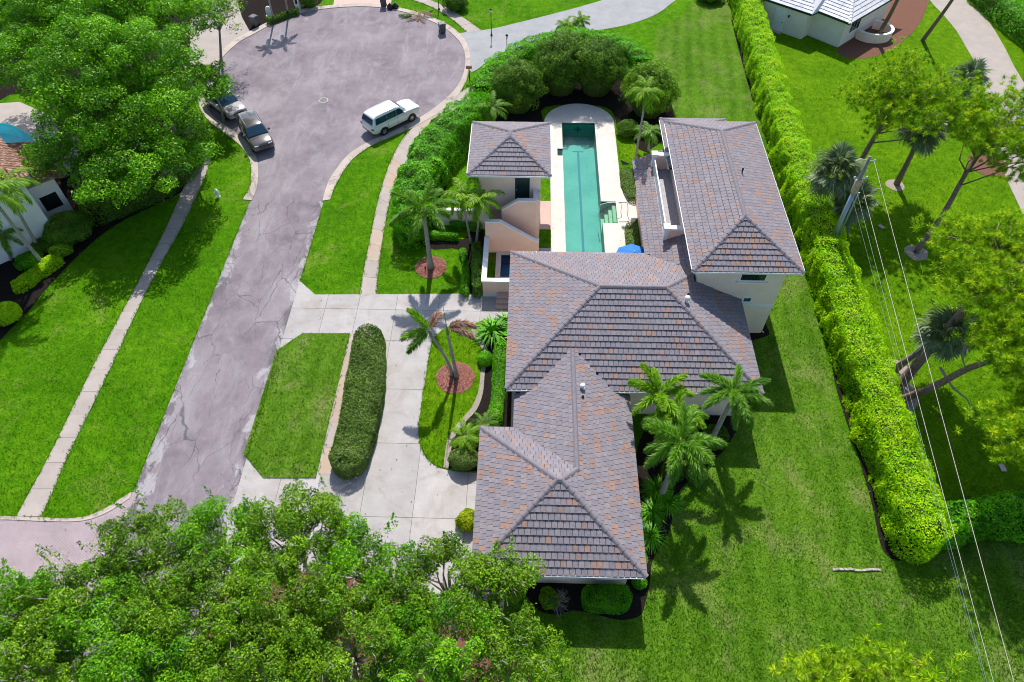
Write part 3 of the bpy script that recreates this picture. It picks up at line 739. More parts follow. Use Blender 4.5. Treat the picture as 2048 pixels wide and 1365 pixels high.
R_m = Roof([[(M0, MY0, MZ), (M1, MY0, MZ), m1, m0], [(M1, MY0, MZ), (M1, MY1, MZ), m1], [(M1, MY1, MZ), (M0, MY1, MZ), m0, m1], [(M0, MY1, MZ), (M0, MY0, MZ), m0]],
           [((M0, MY0, MZ), m0), ((M1, MY0, MZ), m1), ((M1, MY1, MZ), m1), ((M0, MY1, MZ), m0), (m0, m1)], cull=in_wing)
pw, hw_ = hip_planes(WX0, WX1, WY0, WY1, WZ, S)
R_w = Roof(pw, hw_)
pn, hn = hip_planes(10.38, 15.40, 42.4, 48.6, 5.0, S)
R_n = Roof(pn, hn, cull=lambda w: w[1] < 45.2 and w[0] > 10.75)
SX, SZ = 8.14, 3.45
zk = lambda x: SZ+S*(x-SX)
BX, BY0, BY1 = 9.42, 35.62, 43.98
R_s = Roof([[(SX, 45.3, SZ), (SX, BY1, SZ), (10.85, BY1, zk(10.85)), (10.85, 45.3, zk(10.85))],
            [(SX, BY1, SZ), (SX, BY0, SZ), (BX, BY0, zk(BX)), (BX, BY1, zk(BX))],
            [(SX, BY0, SZ), (SX, 31.5, SZ), (10.85, 31.5, zk(10.85)), (10.85, BY0, zk(10.85))]], [])
tl = []
build_roof(house, R_g, [R_m], rng, [.14, .22, .10, .16, .09], tl,
           [((G0, GY0, GZ), (G1, GY0, GZ)), ((G1, GY0, GZ), (G1, 24.1, GZ), 1), ((G0, GY1, GZ), (G0, GY0, GZ), 1), ((CW, GY1, GZ), (G0, GY1, GZ), 1), ((CW, 24.1, GZ), (CW, GY1, GZ), 1)],
           cap_skip=lambda p: p[1] > 25.75, soffit_poly=([(G0, GY0), (G1, GY0), (G1, 24.1), (CW, 24.1), (CW, GY1), (G0, GY1)], GZ))
build_roof(house, R_m, [R_g, R_s], rng, [.10, .20, .14, .17], tl,
           [((M0, MY0, MZ), (M1, MY0, MZ)), ((M1, MY0, MZ), (M1, 30.8, MZ), 1), ((M0, MY1, MZ), (M0, MY0, MZ), 1), ((8.1, MY1, MZ), (M0, MY1, MZ))],
           cap_skip=in_wing, soffit_poly=([(M0, MY0), (M1, MY0), (M1, 30.9), (10.7, 30.9), (10.7, MY1), (M0, MY1)], MZ))
build_roof(house, R_w, [], rng, [.22, .22, .1, .16], tl,
           [((WX0, WY0, WZ), (WX1, WY0, WZ)), ((WX1, WY0, WZ), (WX1, WY1, WZ)), ((WX1, WY1, WZ), (WX0, WY1, WZ)), ((WX0, WY1, WZ), (WX0, WY0, WZ))],
           soffit_poly=([(WX0, WY0), (WX1, WY0), (WX1, WY1), (WX0, WY1)], WZ))
build_roof(house, R_n, [], rng, [.1, .2, .1, .15], tl, [((15.4, 42.4, 5), (15.4, 48.6, 5)), ((15.4, 48.6, 5), (10.38, 48.6, 5)), ((10.38, 48.6, 5), (10.38, 42.4, 5))],
           cap_skip=lambda p: p[1] < 45.2, soffit_poly=([(10.38, 42.4), (15.4, 42.4), (15.4, 48.6), (10.38, 48.6)], 5.0))
build_roof(house, R_s, [R_m], rng, [.2, .14, .2], tl, [((SX, 45.3, SZ), (SX, 34.9, SZ), 1)], soffit_poly=([(SX, 45.3), (SX, 34.9), (10.8, 34.9), (10.8, 45.3)], SZ))
lay_tiles(tl, 300)
def wall(poly, z0, z1, mat, parent=house, name='wall'):
    b = MB(); b.prism(ccw(poly), z0, z1); return b.build(name, mat, parent)
def rect(x0, x1, y0, y1): return [(x0, y0), (x1, y0), (x1, y1), (x0, y1)]
wall(rect(-1.80, 5.56, 13.30, 20.42), 0, GZ-.17, MT['stucco_cream'])
wall(rect(.10, 5.56, 20.423, 24.097), 0, GZ-.17, MT['stucco_cream'])
wall(rect(-.45, 13.28, 24.10, 34.28), 0, MZ-.17, MT['stucco_cream'])
wall(rect(10.75, 16.15, 30.87, 45.2), 0, WZ-.17, MT['stucco_cream'])
wall(rect(10.97, 14.8, 45.203, 48.0), 0, 4.83, MT['stucco_cream'])
wall(rect(8.72, 10.747, 34.284, 44.85), 0, SZ-.17, MT['stucco_peach'])
b = MB(); b.box(10.72, 16.18, 30.842, 45.22, 2.75, 3.0); b.build('belt_course', MT['white_trim'], house)
def window(parent, x0, x1, y, z0, z1, glass='green_glass', mull=0, name='window', ny=-1):
    w = empty(name, (0, 0, 0)); w.parent = parent
    b = MB(); t = .09
    for a in ((x0, x1, z0, z0+t), (x0, x1, z1-t, z1), (x0, x0+t, z0+t+.001, z1-t-.001), (x1-t, x1, z0+t+.001, z1-t-.001)): b.box(a[0], a[1], y-.05, y+.02, a[2], a[3])
    for k in range(mull):
        xm = x0+(x1-x0)*(k+1)/(mull+1); b.box(xm-.025, xm+.025, y-.045, y+.02, z0+t+.001, z1-t-.001)
    b.build('frame', MT['white_trim'], w)
    b = MB(); b.box(x0+t, x1-t, y-.02, y-.006, z0+t, z1-t); b.build('pane', MT[glass], w)
    b = MB(); b.box(x0-.12, x1+.12, y-.14, y-.002, z0-.13, z0-.003); b.build('sill', MT['white_trim'], w)
    return w
window(house, 13.35, 15.05, 30.87, 5.12, 6.3, 'dark_glass')
window(house, 14.02, 14.66, 30.87, 3.14, 3.66, 'green_glass')
window(house, 4.0, 5.2, 13.30, 1.2, 2.4, 'dark_glass')
# balcony let into the western lean-to roof
bal = empty('balcony', (0, 0, 0)); bal.parent = house
for k in range(10):
    x0 = BX+.06+k*.132; b = MB(); b.box(x0, x0+.126, BY0+.25, BY1-.25, 3.80, 3.84); b.build('floor_board', MT['plank_grey'], bal)
b = MB(); b.box(BX-.02, 10.749, BY1-.26, BY1, 3.3, 5.0); b.build('parapet', MT['stucco_peach'], bal)
b = MB(); b.box(BX-.02, 10.749, BY0, BY0+.26, 3.3, 5.0); b.build('parapet', MT['stucco_peach'], bal)
for y0 in (BY1-.32, BY0-.06):
    b = MB(); b.box(BX-.02, 10.748, y0, y0+.38, 5.0, 5.14); b.box(BX-.22, BX+.25, y0-.06, y0+.44, 5.003, 5.24); b.box(BX-.12, BX+.16, y0+.02, y0+.36, 3.5, 5.0); b.build('parapet_cap', MT['white_trim'], bal)
b = MB(); b.box(BX-.03, BX+.05, BY0+.44, BY1-.44, 4.86, 4.93); b.box(BX-.02, BX+.04, BY0+.44, BY1-.44, 4.02, 4.07)
b.build('top_rail', MT['white_metal'], bal)
for k in range(7):
    y0 = BY0+.46+k*(BY1-BY0-.92)/7
    b = MB(); b.box(BX+.003, BX+.02, y0+.04, y0+(BY1-BY0-.92)/7-.04, 4.08, 4.85); b.build('glass_panel', MT['pool_line'] if False else MT['lamp_glass'], bal)
b = MB(); b.box(BX-.03, BX+.052, BY0+.26, BY1-.26, 3.4, 3.99); b.build('kerb_wall', MT['white_trim'], bal)
# roof vents and pipes
for (x, y, zr, h, r, m) in ((3.32, 23.0, 4.22, .35, .11, 'white_metal'), (3.32, 22.35, 4.22, .16, .06, 'black_metal'), (9.75, 28.7, 5.44, .45, .12, 'white_metal'), (9.9, 29.15, 5.36, .35, .06, 'black_metal'), (14.2, 38.2, 7.8, .4, .05, 'black_metal')):
    b = MB(); b.lathe([(r*1.6, zr-.1), (r*1.5, zr+.03), (r, zr+.06), (r, zr+h*.7), (r*1.35, zr+h*.72), (r*1.3, zr+h), (.001, zr+h*1.08)], 12, o=(x, y, 0)); b.build('vent_pipe', MT[m], house, True)
b = MB(); b.tube([(16.24, 31.0, 6.4), (16.2, 31.0, 6.1), (16.2, 31.0, .1), (16.35, 30.9, .05)], .04, 6); b.build('downspout', MT['stucco_cream'], house)
b = MB()
for k in range(3): b.box(-2.1+.02*k, -.46, 32.6+k*.36, 33.8, .02+.15*k+.001*k, .02+.15*(k+1))
b.build('entry_steps', MT['brick_pink'], house)

# ---------------------------------------------------------------- courtyard wall, cabana with outside stair
cw = empty('courtyard_wall', (0, 0, 0), label='low peach courtyard wall with white cap beside the driveway', cat='wall')
b = MB(); b.box(-3.08, -.455, 33.85, 34.05, 0, 1.5); b.build('wall', MT['stucco_peach'], cw)
b = MB(); b.box(-3.08, -2.88, 34.052, 38.38, 0, 1.5); b.build('wall', MT['stucco_peach'], cw)
b = MB(); b.box(-3.16, -.456, 33.79, 34.13, 1.5, 1.62); b.build('cap', MT['white_trim'], cw)
b = MB(); b.box(-3.16, -2.80, 34.132, 38.36, 1.5, 1.62); b.build('cap', MT['white_trim'], cw)
b = MB(); b.box(-3.10, -.456, 33.82, 33.848, 0, .26); b.build('base_course', MT['white_trim'], cw)
gw = empty('garden_wall', (0, 0, 0), label='low beige garden wall behind the two slim palms', cat='wall')
b = MB(); b.box(-7.4, -3.72, 41.3, 41.5, 0, 1.5); b.build('wall', MT['stucco_cream'], gw)
b = MB(); b.box(-7.45, -3.72, 41.25, 41.55, 1.5, 1.6); b.build('cap', MT['white_trim'], gw)
cab = empty('cabana', (-1.3, 43, 0), label='small square peach pool house with grey pyramid roof and outside stair', cat='building')
cab.location = (0, 0, 0)
KZ = 5.9; K = (-4.25, 1.54, 40.12, 46.45)
pk, hk = hip_planes(*K, KZ, .42)
R_k = Roof(pk, hk); tl = []
build_roof(cab, R_k, [], rng, [.05, .16, .1, .06], tl, [((K[0], K[2], KZ), (K[1], K[2], KZ)), ((K[1], K[2], KZ), (K[1], K[3], KZ)), ((K[1], K[3], KZ), (K[0], K[3], KZ)), ((K[0], K[3], KZ), (K[0], K[2], KZ))], soffit_poly=([(K[0], K[2]), (K[1], K[2]), (K[1], K[3]), (K[0], K[3])], KZ))
lay_tiles(tl, 300)
wall(rect(-3.62, .92, 40.95, 45.85), 0, KZ-.17, MT['stucco_cream'], cab)
dr = empty('door', (0, 0, 0)); dr.parent = cab
b = MB(); b.box(-.95, .12, 40.915, 40.948, 2.9, 5.15); b.build('leaf', MT['door_green'], dr)
b = MB(); b.box(-1.05, -.953, 40.90, 40.949, 2.9, 5.25); b.box(.123, .22, 40.90, 40.949, 2.9, 5.25); b.box(-.951, .121, 40.90, 40.949, 5.152, 5.25); b.build('frame', MT['stucco_cream'], dr)
b = MB(); b.box(-.86, -.80, 40.86, 40.914, 3.9, 4.05); b.build('handle', MT['rim_alloy'], dr)
FY, MYY = 38.40, 39.70
def profile_wall(name, y, th, prof, mat, capmat='white_trim', z0=0.0):
    """upright wall along x whose top follows prof [(x,z)...]; white cap along the top"""
    b = MB()
    front = [(prof[0][0], z0)]+[(prof[-1][0], z0)]+[(x, z) for x, z in prof[::-1]]
    n_ = len(front)
    b.v = [(x, y, z) for x, z in front]+[(x, y+th, z) for x, z in front]
    b.f.append(tuple(range(n_))); b.m.append(0); b.f.append(tuple(range(2*n_-1, n_-1, -1))); b.m.append(0)
    for i in range(n_):
        j = (i+1) % n_; b.f.append((i, n_+i, n_+j, j)); b.m.append(0)
    b.build(name, mat, cab)
    b = MB()
    for (x0, z0_), (x1, z1_) in zip(prof[:-1], prof[1:]):
        c = [(x0, y-.05, z0_+.003), (x1, y-.05, z1_+.003), (x1, y+th+.05, z1_+.003), (x0, y+th+.05, z0_+.003)]
        t_ = [(p[0], p[1], p[2]+.13) for p in c]
        k = len(b.v); b.v += c+t_
        for q in ((3, 2, 1, 0), (4, 5, 6, 7), (0, 1, 5, 4), (1, 2, 6, 5), (2, 3, 7, 6), (3, 0, 4, 7)): b.f.append(tuple(k+i for i in q)); b.m.append(0)
    b.build('wall_cap', MT[capmat], cab)
profile_wall('stair_wall', FY, .2, [(-3.08, 2.95), (-1.98, 2.95), (.62, 1.12), (.90, 1.12)], MT['stucco_peach'])
profile_wall('stair_wall', MYY, .2, [(-1.92, 2.95), (-.72, 3.85), (.48, 3.85), (.62, 3.85)], MT['stucco_peach'])
b = MB(); b.box(.48, .92, MYY+.203, 40.93, 0, 3.85); b.build('stair_wall', MT['stucco_cream'], cab)
b = MB(); b.box(.40, .66, MYY+.252, 40.93, 3.86, 4.02); b.build('wall_cap', MT['white_trim'], cab)
b = MB(); b.box(-3.08, -2.88, FY+.203, 40.93, 0, 2.95); b.build('stair_wall', MT['stucco_peach'], cab)
b = MB(); b.box(-3.14, -2.82, FY+.26, 40.93, 2.953, 3.09); b.build('wall_cap', MT['white_trim'], cab)
b = MB(); b.box(-2.878, -1.75, FY+.203, 40.94, 0, 1.95); b.build('landing', MT['brick_pink'], cab)
for k in range(10):
    b = MB(); x0 = .85-k*.26; b.box(x0-.26, x0, FY+.204, MYY-.003, 0, .18*(k+1)); b.build('step', MT['brick_pink'], cab)
for k in range(5):
    b = MB(); x0 = -1.749+k*.25; b.box(x0, x0+.25 if k < 4 else .479, MYY+.204, 40.93, 0, 1.95+.19*(k+1)); b.build('step', MT['brick_pink'], cab)
b = MB(); b.box(-2.87, .9, FY-.03, FY-.002, 0, .1); b.build('base_course', MT['white_trim'], cab)
# blue parasol on the terrace
um = empty('parasol', (7.55, 35.85, 0), label='blue patio parasol peeking over the main roof edge by the pool', cat='parasol')
b = MB(); k = 8; R_ = 1.35
for i in range(k):
    a0, a1 = 2*math.pi*i/k, 2*math.pi*(i+1)/k
    b.face([(0, 0, 2.75), (R_*math.cos(a0), R_*math.sin(a0), 2.2), (R_*math.cos(a1), R_*math.sin(a1), 2.2)])
    b.face([(R_*math.cos(a0), R_*math.sin(a0), 2.2), (R_*math.cos(a0), R_*math.sin(a0), 2.02), (R_*math.cos(a1), R_*math.sin(a1), 2.02), (R_*math.cos(a1), R_*math.sin(a1), 2.2)])
b.build('canopy', MT['blue_canvas'], um)
b = MB(); b.tube([(0, 0, 0.04), (0, 0, 2.8)], .025, 8); b.lathe([(.3, .04), (.3, .1), (.05, .12)], 14); b.build('pole', MT['white_metal'], um)

# ---------------------------------------------------------------- neighbour houses
nh = empty('house', (0, 0, 0), label='beige single storey house with pale slate tile roof, top right', cat='house')
A1, A2, A3, A4 = (23.4, 74.6), (28.10, 70.82), (28.97, 71.72), (31.51, 69.25)
d_ = np.array([.727, .687]); q5 = (31.51+d_[0]*9, 69.25+d_[1]*9)
fp = [A1, A2, A3, A4, q5, (q5[0]-11, q5[1]+11), (A1[0]+3, A1[1]+12)]
wall(fp, 0, 2.78, MT['stucco_grey'], nh)
def lift(p, z): return (p[0], p[1], z)
e1, e2, e3, e4, e5 = (22.6, 74.9), (28.25, 70.35), (29.05, 71.05), (31.55, 68.55), (39.2, 75.6)
ap1, ap2 = (29.6, 75.5), (33.2, 75.2)
R_nh = Roof([[lift(e1, 2.85), lift(e2, 2.85), lift(ap1, 4.85)], [lift(e2, 2.85), lift(e3, 2.85), lift((31.2, 74.4), 4.6), lift(ap1, 4.85)],
             [lift(e3, 2.851), lift(e4, 2.851), lift(ap2, 5.0), lift((31.2, 74.4), 4.6)], [lift(e4, 2.851), lift(e5, 2.851), lift((36, 79), 5.0), lift(ap2, 5.0)]], [(lift(e4, 2.85), lift(ap2, 5.0))])
b = MB()
for pl in R_nh.planes: b.face(pl)
b.face([lift(p, 2.72) for p in (e1, e2, e3, e4, e5)][::-1])
ro = b.build('roof', MT['white_tile'], nh)
cap_run(ro, lift(e4, 2.85), lift(ap2, 5.0), MT['white_tile'])
for pl in (R_nh.planes[0], R_nh.planes[2], R_nh.planes[3]):
    o_, u_, v_, n_ = plane_frame(pl); P2 = [((np.array(p)-o_)@u_, (np.array(p)-o_)@v_) for p in pl]
    if area2(P2) < 0: u_ = -u_; P2 = [(-a, c) for a, c in P2]
    us = [p[0] for p in P2]
    for r in range(10):
        for kk in range(int((max(us)-min(us))/.6)+1):
            u0 = min(us)+kk*.6
            c = clip(P2, [(u0+.006, r*.42), (u0+.594, r*.42), (u0+.594, r*.42+.43), (u0+.006, r*.42+.43)])
            if len(c) < 3 or area2(c) < .03: continue
            top = [o_+u_*x+v_*y+n_*(.02+.05*(1-(y-r*.42)/.43)) for x, y in c]; bot = [p-n_*.03 for p in top]
            b = MB(); tile_mesh(b, top, bot, 0); b.build('roof_tile', MT['white_tile'], ro)
for p, q in ((e1, e2), (e2, e3), (e3, e4), (e4, e5)):
    v = np.array(q)-np.array(p); n2 = np.array([v[1], -v[0]])/np.linalg.norm(v)*.06
    b = MB(); b.face([(p[0]+n2[0], p[1]+n2[1], 2.70), (q[0]+n2[0], q[1]+n2[1], 2.70), (q[0]+n2[0], q[1]+n2[1], 2.87), (p[0]+n2[0], p[1]+n2[1], 2.87)])
    b.face([(p[0], p[1], 2.87), (p[0]+n2[0], p[1]+n2[1], 2.87), (q[0]+n2[0], q[1]+n2[1], 2.87), (q[0], q[1], 2.87)][::-1]); b.build('fascia', MT['door_green'], ro)
def on_wall(p, q, s0, s1, z0, z1, off, mat, name, parent):
    p = np.array(p); q = np.array(q); t = (q-p)/np.linalg.norm(q-p); nn = np.array([t[1], -t[0]])
    b = MB(); pts = [p+t*s0, p+t*s1]
    A = [(*(w+nn*.004), z) for w in pts for z in (z0, z1)]; B_ = [(*(w+nn*off), z) for w in pts for z in (z0, z1)]
    b.face([B_[0], B_[2], B_[3], B_[1]]); b.face([A[1], B_[1], B_[3], A[3]]); b.face([A[0], B_[0], B_[1], A[1]]); b.face([B_[2], A[2], A[3], B_[3]]); b.face([A[0], A[2], B_[2], B_[0]])
    return b.build(name, mat, parent)
L12 = math.dist(A1, A2); sd = L12-3.35
dn = empty('door', (0, 0, 0)); dn.parent = nh
on_wall(A1, A2, sd-.1, sd+1.15, 0.05, 2.35, .03, MT['white_trim'], 'frame', dn); on_wall(A1, A2, sd, sd+1.05, .1, 2.25, .05, MT['white_metal'], 'leaf', dn)
on_wall(A1, A2, sd+.9, sd+.98, 1.0, 1.12, .09, MT['black_metal'], 'handle', dn); on_wall(A1, A2, sd-.15, sd+1.2, 0, .12, .5, MT['brick_pink'], 'doorstep', nh)
on_wall(A1, A2, sd+1.4, sd+1.52, 1.75, 2.0, .12, MT['black_metal'], 'wall_light', nh)
wn = empty('window', (0, 0, 0)); wn.parent = nh
on_wall(A4, q5, 1.2, 3.2, 1.0, 2.4, .04, MT['white_trim'], 'frame', wn)
for k in range(3): on_wall(A4, q5, 1.3+k*.62, 1.3+k*.62+.55, 1.1, 2.3, .05, MT['dark_glass'], 'pane', wn)
pt = empty('planter', (0, 0, 0), label='curved cream planter wall around a pine trunk by the beige house', cat='planter')
c_ = g(1742, 72); ang = np.linspace(math.radians(-160), math.radians(75), 22); b = MB()
for r0, r1, z0, z1, mm in ((1.75, 1.95, 0, .85, 0), (1.70, 2.0, .853, .95, 1)):
    ring = [[(c_[0]+r*math.cos(a), c_[1]+r*.85*math.sin(a)) for a in ang] for r in (r0, r1)]
    for i in range(len(ang)-1):
        p, q, r, s_ = ring[0][i], ring[0][i+1], ring[1][i], ring[1][i+1]
        b.face([(*r, z0), (*s_, z0), (*s_, z1), (*r, z1)], mm); b.face([(*q, z0), (*p, z0), (*p, z1), (*q, z1)], mm); b.face([(*p, z1), (*r, z1), (*s_, z1), (*q, z1)], mm)
    for p, q in ((ring[0][0], ring[1][0]), (ring[1][-1], ring[0][-1])): b.face([(*p, z0), (*q, z0), (*q, z1), (*p, z1)], mm)
b.build('wall', [MT['stucco_cream'], MT['white_trim']], pt)
ac = empty('air_conditioner', (*g(1526, 28), 0), label='round grey air conditioning unit between hedge and beige house', cat='machine')
b = MB(); b.lathe([(.42, 0), (.42, .8), (.36, .86), (.2, .87), (.001, .87)], 16); b.build('casing', MT['bin_grey'], ac); b = MB(); b.lathe([(.36, .865), (.38, .9), (.2, .92), (.001, .92)], 16); b.build('fan_cover', MT['rim_alloy'], ac)

# white house at the left edge, turned 45 degrees
lh = empty('house', (0, 0, 0), label='tall white house with brown tiled roof at the left edge', cat='house')
t1 = np.array([-.72, -.694]); t2 = np.array([-.694, .72]); E0 = np.array([-36.23, 39.27])
P = lambda a, c: tuple(E0+t1*a+t2*c)
wall([P(0, 0), P(14, 0), P(14, 12), P(0, 12)], 0, 5.9, MT['stucco_white'], lh)
wall([P(-2.0, 2.2), P(.0-.003, 2.2), P(.0-.003, 7.5), P(-2.0, 7.5)], 0, 3.3, MT['stucco_white'], lh)
def tile_roof(planes, parent, mat, mat2=None):
    planes = [ccw_plane(p) for p in planes]; b = MB()
    for pl in planes: b.face(pl if plane_frame(pl)[3]@np.cross(np.array(pl[1])-np.array(pl[0]), np.array(pl[2])-np.array(pl[1])) > 0 else pl[::-1])
    ro = b.build('roof', MT['roof_felt'], parent); rest = MB(); r_ = random.Random(5)
    for pl in planes:                           # barrel tile courses
        o_, u_, v_, n_ = plane_frame(pl); P2 = [((np.array(p)-o_)@u_, (np.array(p)-o_)@v_) for p in pl]
        if area2(P2) < 0: u_ = -u_; P2 = [(-a, c) for a, c in P2]
        us = [p[0] for p in P2]; vm = max(p[1] for p in P2)
        for r in range(int(vm/.38)+1):
            for kk in range(int((max(us)-min(us))/.26)+1):
                u0 = min(us)+kk*.26
                c = clip(P2, [(u0, r*.38), (u0+.25, r*.38), (u0+.25, r*.38+.4), (u0, r*.38+.4)])
                if len(c) < 3 or area2(c) < .03: continue
                cu = u0+.125
                cen = sum(y for x, y in c)/len(c); lo_ = min(y for x, y in c); hi_ = max(y for x, y in c)
                ring = []
                for yy, hh in ((lo_, .07), (hi_, .03)):
                    ring.append([o_+u_*(cu+dx)+v_*yy+n_*(hh+dz) for dx, dz in ((-.125, -.03), (-.07, .04), (0, .06), (.07, .04), (.125, -.03))])
                k = len(rest.v); rest.v += [tuple(p) for rr in ring for p in rr]
                for j in range(4): rest.f.append((k+j, k+j+1, k+5+j+1, k+5+j)); rest.m.append(0)
                rest.f.append((k+4, k+3, k+2, k+1, k)); rest.m.append(0)
    o = rest.build('roof_tiles', mat, ro); o['kind'] = 'stuff'
    return ro
Q = lambda a, c, z: (*P(a, c), z)
tile_roof([[Q(-.6, -.7, 5.95), Q(14, -.7, 5.95), Q(14, 6, 8.9), Q(6.1, 6, 8.9)], [Q(-.6, 12.6, 5.95), Q(-.6, -.7, 5.95), Q(6.1, 6, 8.9)]], lh, MT['brown_tile'])
tile_roof([[Q(-2.6, 8, 3.3), Q(-2.6, 1.7, 3.3), Q(0, 1.7, 4.4), Q(0, 8, 4.4)]], lh, MT['brown_tile'])
for p, q in (((-.6, -.7), (14, -.7)), ((-.6, 12.6), (-.6, -.7))):
    b = MB(); A = np.array(P(*p)); B_ = np.array(P(*q)); b.face([(*A, 5.75), (*B_, 5.75), (*B_, 5.97), (*A, 5.97)]); b.face([(*A, 5.75), (*B_, 5.75), (*B_, 5.97), (*A, 5.97)][::-1]); b.build('fascia', MT['white_trim'], lh)
b = MB(); b.face([Q(-.6, -.7, 5.74), Q(14, -.7, 5.74), Q(14, 12.6, 5.74), Q(-.6, 12.6, 5.74)][::-1]); b.build('soffit', MT['white_trim'], lh)
wx = empty('window', (0, 0, 0)); wx.parent = lh
on_wall(P(-2.0, 2.2), P(-2.0, 7.5), .0, .0, 0, 0, .01, MT['white_trim'], 'frame', wx) if False else None
for (p, q, s0, s1, z0, z1) in ((P(0, 2.2), P(-2, 2.2), .35, 1.6, 1.0, 2.3), (P(14, 0), P(0, 0), 9.2, 10.6, 3.6, 5.2)):
    wx = empty('window', (0, 0, 0)); wx.parent = lh
    on_wall(p, q, s0-.1, s1+.1, z0-.1, z1+.1, .03, MT['white_trim'], 'frame', wx); on_wall(p, q, s0, s1, z0, z1, .04, MT['dark_glass'], 'pane', wx)
for o in [o for o in bpy.data.objects if o.name.startswith('window') and o.type == 'EMPTY' and not o.children]: bpy.data.objects.remove(o)
def gz(x, y, z): q = g(x, y, z); return (q[0], q[1], z)
# ---------------------------------------------------------------- foliage tools
def fast_mesh(name, V, F, mats, tint=None, mi=None):
    """V (n,3), F (m,k) index array"""
    me = bpy.data.meshes.new(name); m, k = F.shape
    me.vertices.add(len(V)); me.vertices.foreach_set('co', np.ascontiguousarray(V, np.float32).ravel())
    me.loops.add(m*k); me.loops.foreach_set('vertex_index', np.ascontiguousarray(F, np.int32).ravel())
    me.polygons.add(m); me.polygons.foreach_set('loop_start', np.arange(0, m*k, k, dtype=np.int32))
    for x in mats: me.materials.append(x)
    if mi is not None: me.polygons.foreach_set('material_index', np.ascontiguousarray(mi, np.int32))
    if tint is not None:
        a = me.attributes.new('tint', 'FLOAT', 'FACE'); a.data.foreach_set('value', np.ascontiguousarray(tint, np.float32))
    me.update(calc_edges=True); me.validate()
    return me
def unit(a): return a/(np.linalg.norm(a, axis=-1, keepdims=True)+1e-9)
def leaf_arrays(P, N, size, r, aspect=.5, spread=.75, tint=None):
    n = len(P); nn = unit(N+spread*r.normal(size=(n, 3)))
    t = unit(np.cross(nn, r.normal(size=(n, 3)))); b = np.cross(nn, t)
    L = (size*(.65+.7*r.random(n)))[:, None]
    V = np.stack([P-t*L*.5, P+b*L*aspect*.5+nn*L*.06, P+t*L*.5-nn*L*.10, P-b*L*aspect*.5+nn*L*.06], 1).reshape(-1, 3)
    F = np.arange(n*4).reshape(n, 4)
    T = r.random(n) if tint is None else np.clip(tint+r.normal(size=n)*.16, 0, 1)
    return V, F, T
def sphere_dirs(n, r): return unit(r.normal(size=(n, 3)))
def crown_pts(centre, R, Rz, nclump, rc, per, r, zmin=-.35, flat=0.0, shoots=0, sep=0.0):
    """leaf places of a crown: clumps spread through an ellipsoid, leaves on each clump's outside"""
    C = []; tries = 0
    while len(C) < nclump:
        d = sphere_dirs(1, r)[0]
        if d[2] < zmin: continue
        q = (.62+.42*r.random()) if r.random() < .78 else .25+.4*r.random()
        cc = np.array([d[0]*R*q, d[1]*R*q, d[2]*Rz*q*(1-flat)]); tries += 1
        if tries < 40*nclump and C and np.min(np.linalg.norm((np.array(C)-cc)*np.array([1, 1, 1.25]), axis=1)) < rc*sep: continue
        if tries >= 40*nclump: break
        C.append(cc)
    C = np.array(C); P = []; N = []; T = []
    for c in C:
        q_ = .65+.7*r.random(); k = int(per*q_**2); rr = rc*q_
        d = sphere_dirs(k, r); d[:, 2] = np.where(d[:, 2] < -.25, -d[:, 2]*.6, d[:, 2]); d = unit(d)
        rad = rr*(1-.55*r.random(k)**2)*(1+.18*np.sin(d[:, 0]*5+c[0]*9)*np.sin(d[:, 1]*6+c[1]*7))
        p = c+d*rad[:, None]*np.array([1.1, 1.1, .75])
        P.append(p); N.append(d+np.array([0, 0, .5])); T.append(np.full(k, .18+.52*r.random()))
    for i in range(shoots):                      # upright shoots standing out of the crown
        a = r.random()*6.283; q = .55+.5*r.random(); s0 = np.array([math.cos(a)*R*q, math.sin(a)*R*q, Rz*.62*(1.2-q*.6)])
        dr_ = unit(np.array([math.cos(a)*.35, math.sin(a)*.35, 1.0])+r.normal(size=3)*.2); ln = .6+.9*r.random(); k = int(70*ln)
        t = r.random(k); P.append(s0+dr_*(t*ln)[:, None]+r.normal(size=(k, 3))*(.13*(1.15-t))[:, None]); N.append(sphere_dirs(k, r)+np.array([0, 0, .6])); T.append(np.full(k, .35+.3*r.random()))
    return np.concatenate(P)+np.array(centre), np.concatenate(N), np.concatenate(T), C+np.array(centre)
def limbs(b, base, fork, targets, r0, r, mi=0, seg=6):
    base = np.array(base, float); fork = np.array(fork, float)
    mid = (base+fork)/2+r.normal(size=3)*.12
    b.tube([base-np.array([0, 0, .1]), base+np.array([0, 0, .15]), mid, fork], [r0*1.35, r0*1.1, r0*.85, r0*.7], 9, mi)
    for t in targets:
        t = np.array(t, float); m1 = fork+(t-fork)*.4+r.normal(size=3)*.22+np.array([0, 0, .15*np.linalg.norm(t-fork)*.4]); m2 = fork+(t-fork)*.75+r.normal(size=3)*.2
        b.tube([fork-np.array([0, 0, .1]), m1, m2, t], [r0*.5, r0*.34, r0*.2, r0*.06], seg, mi)
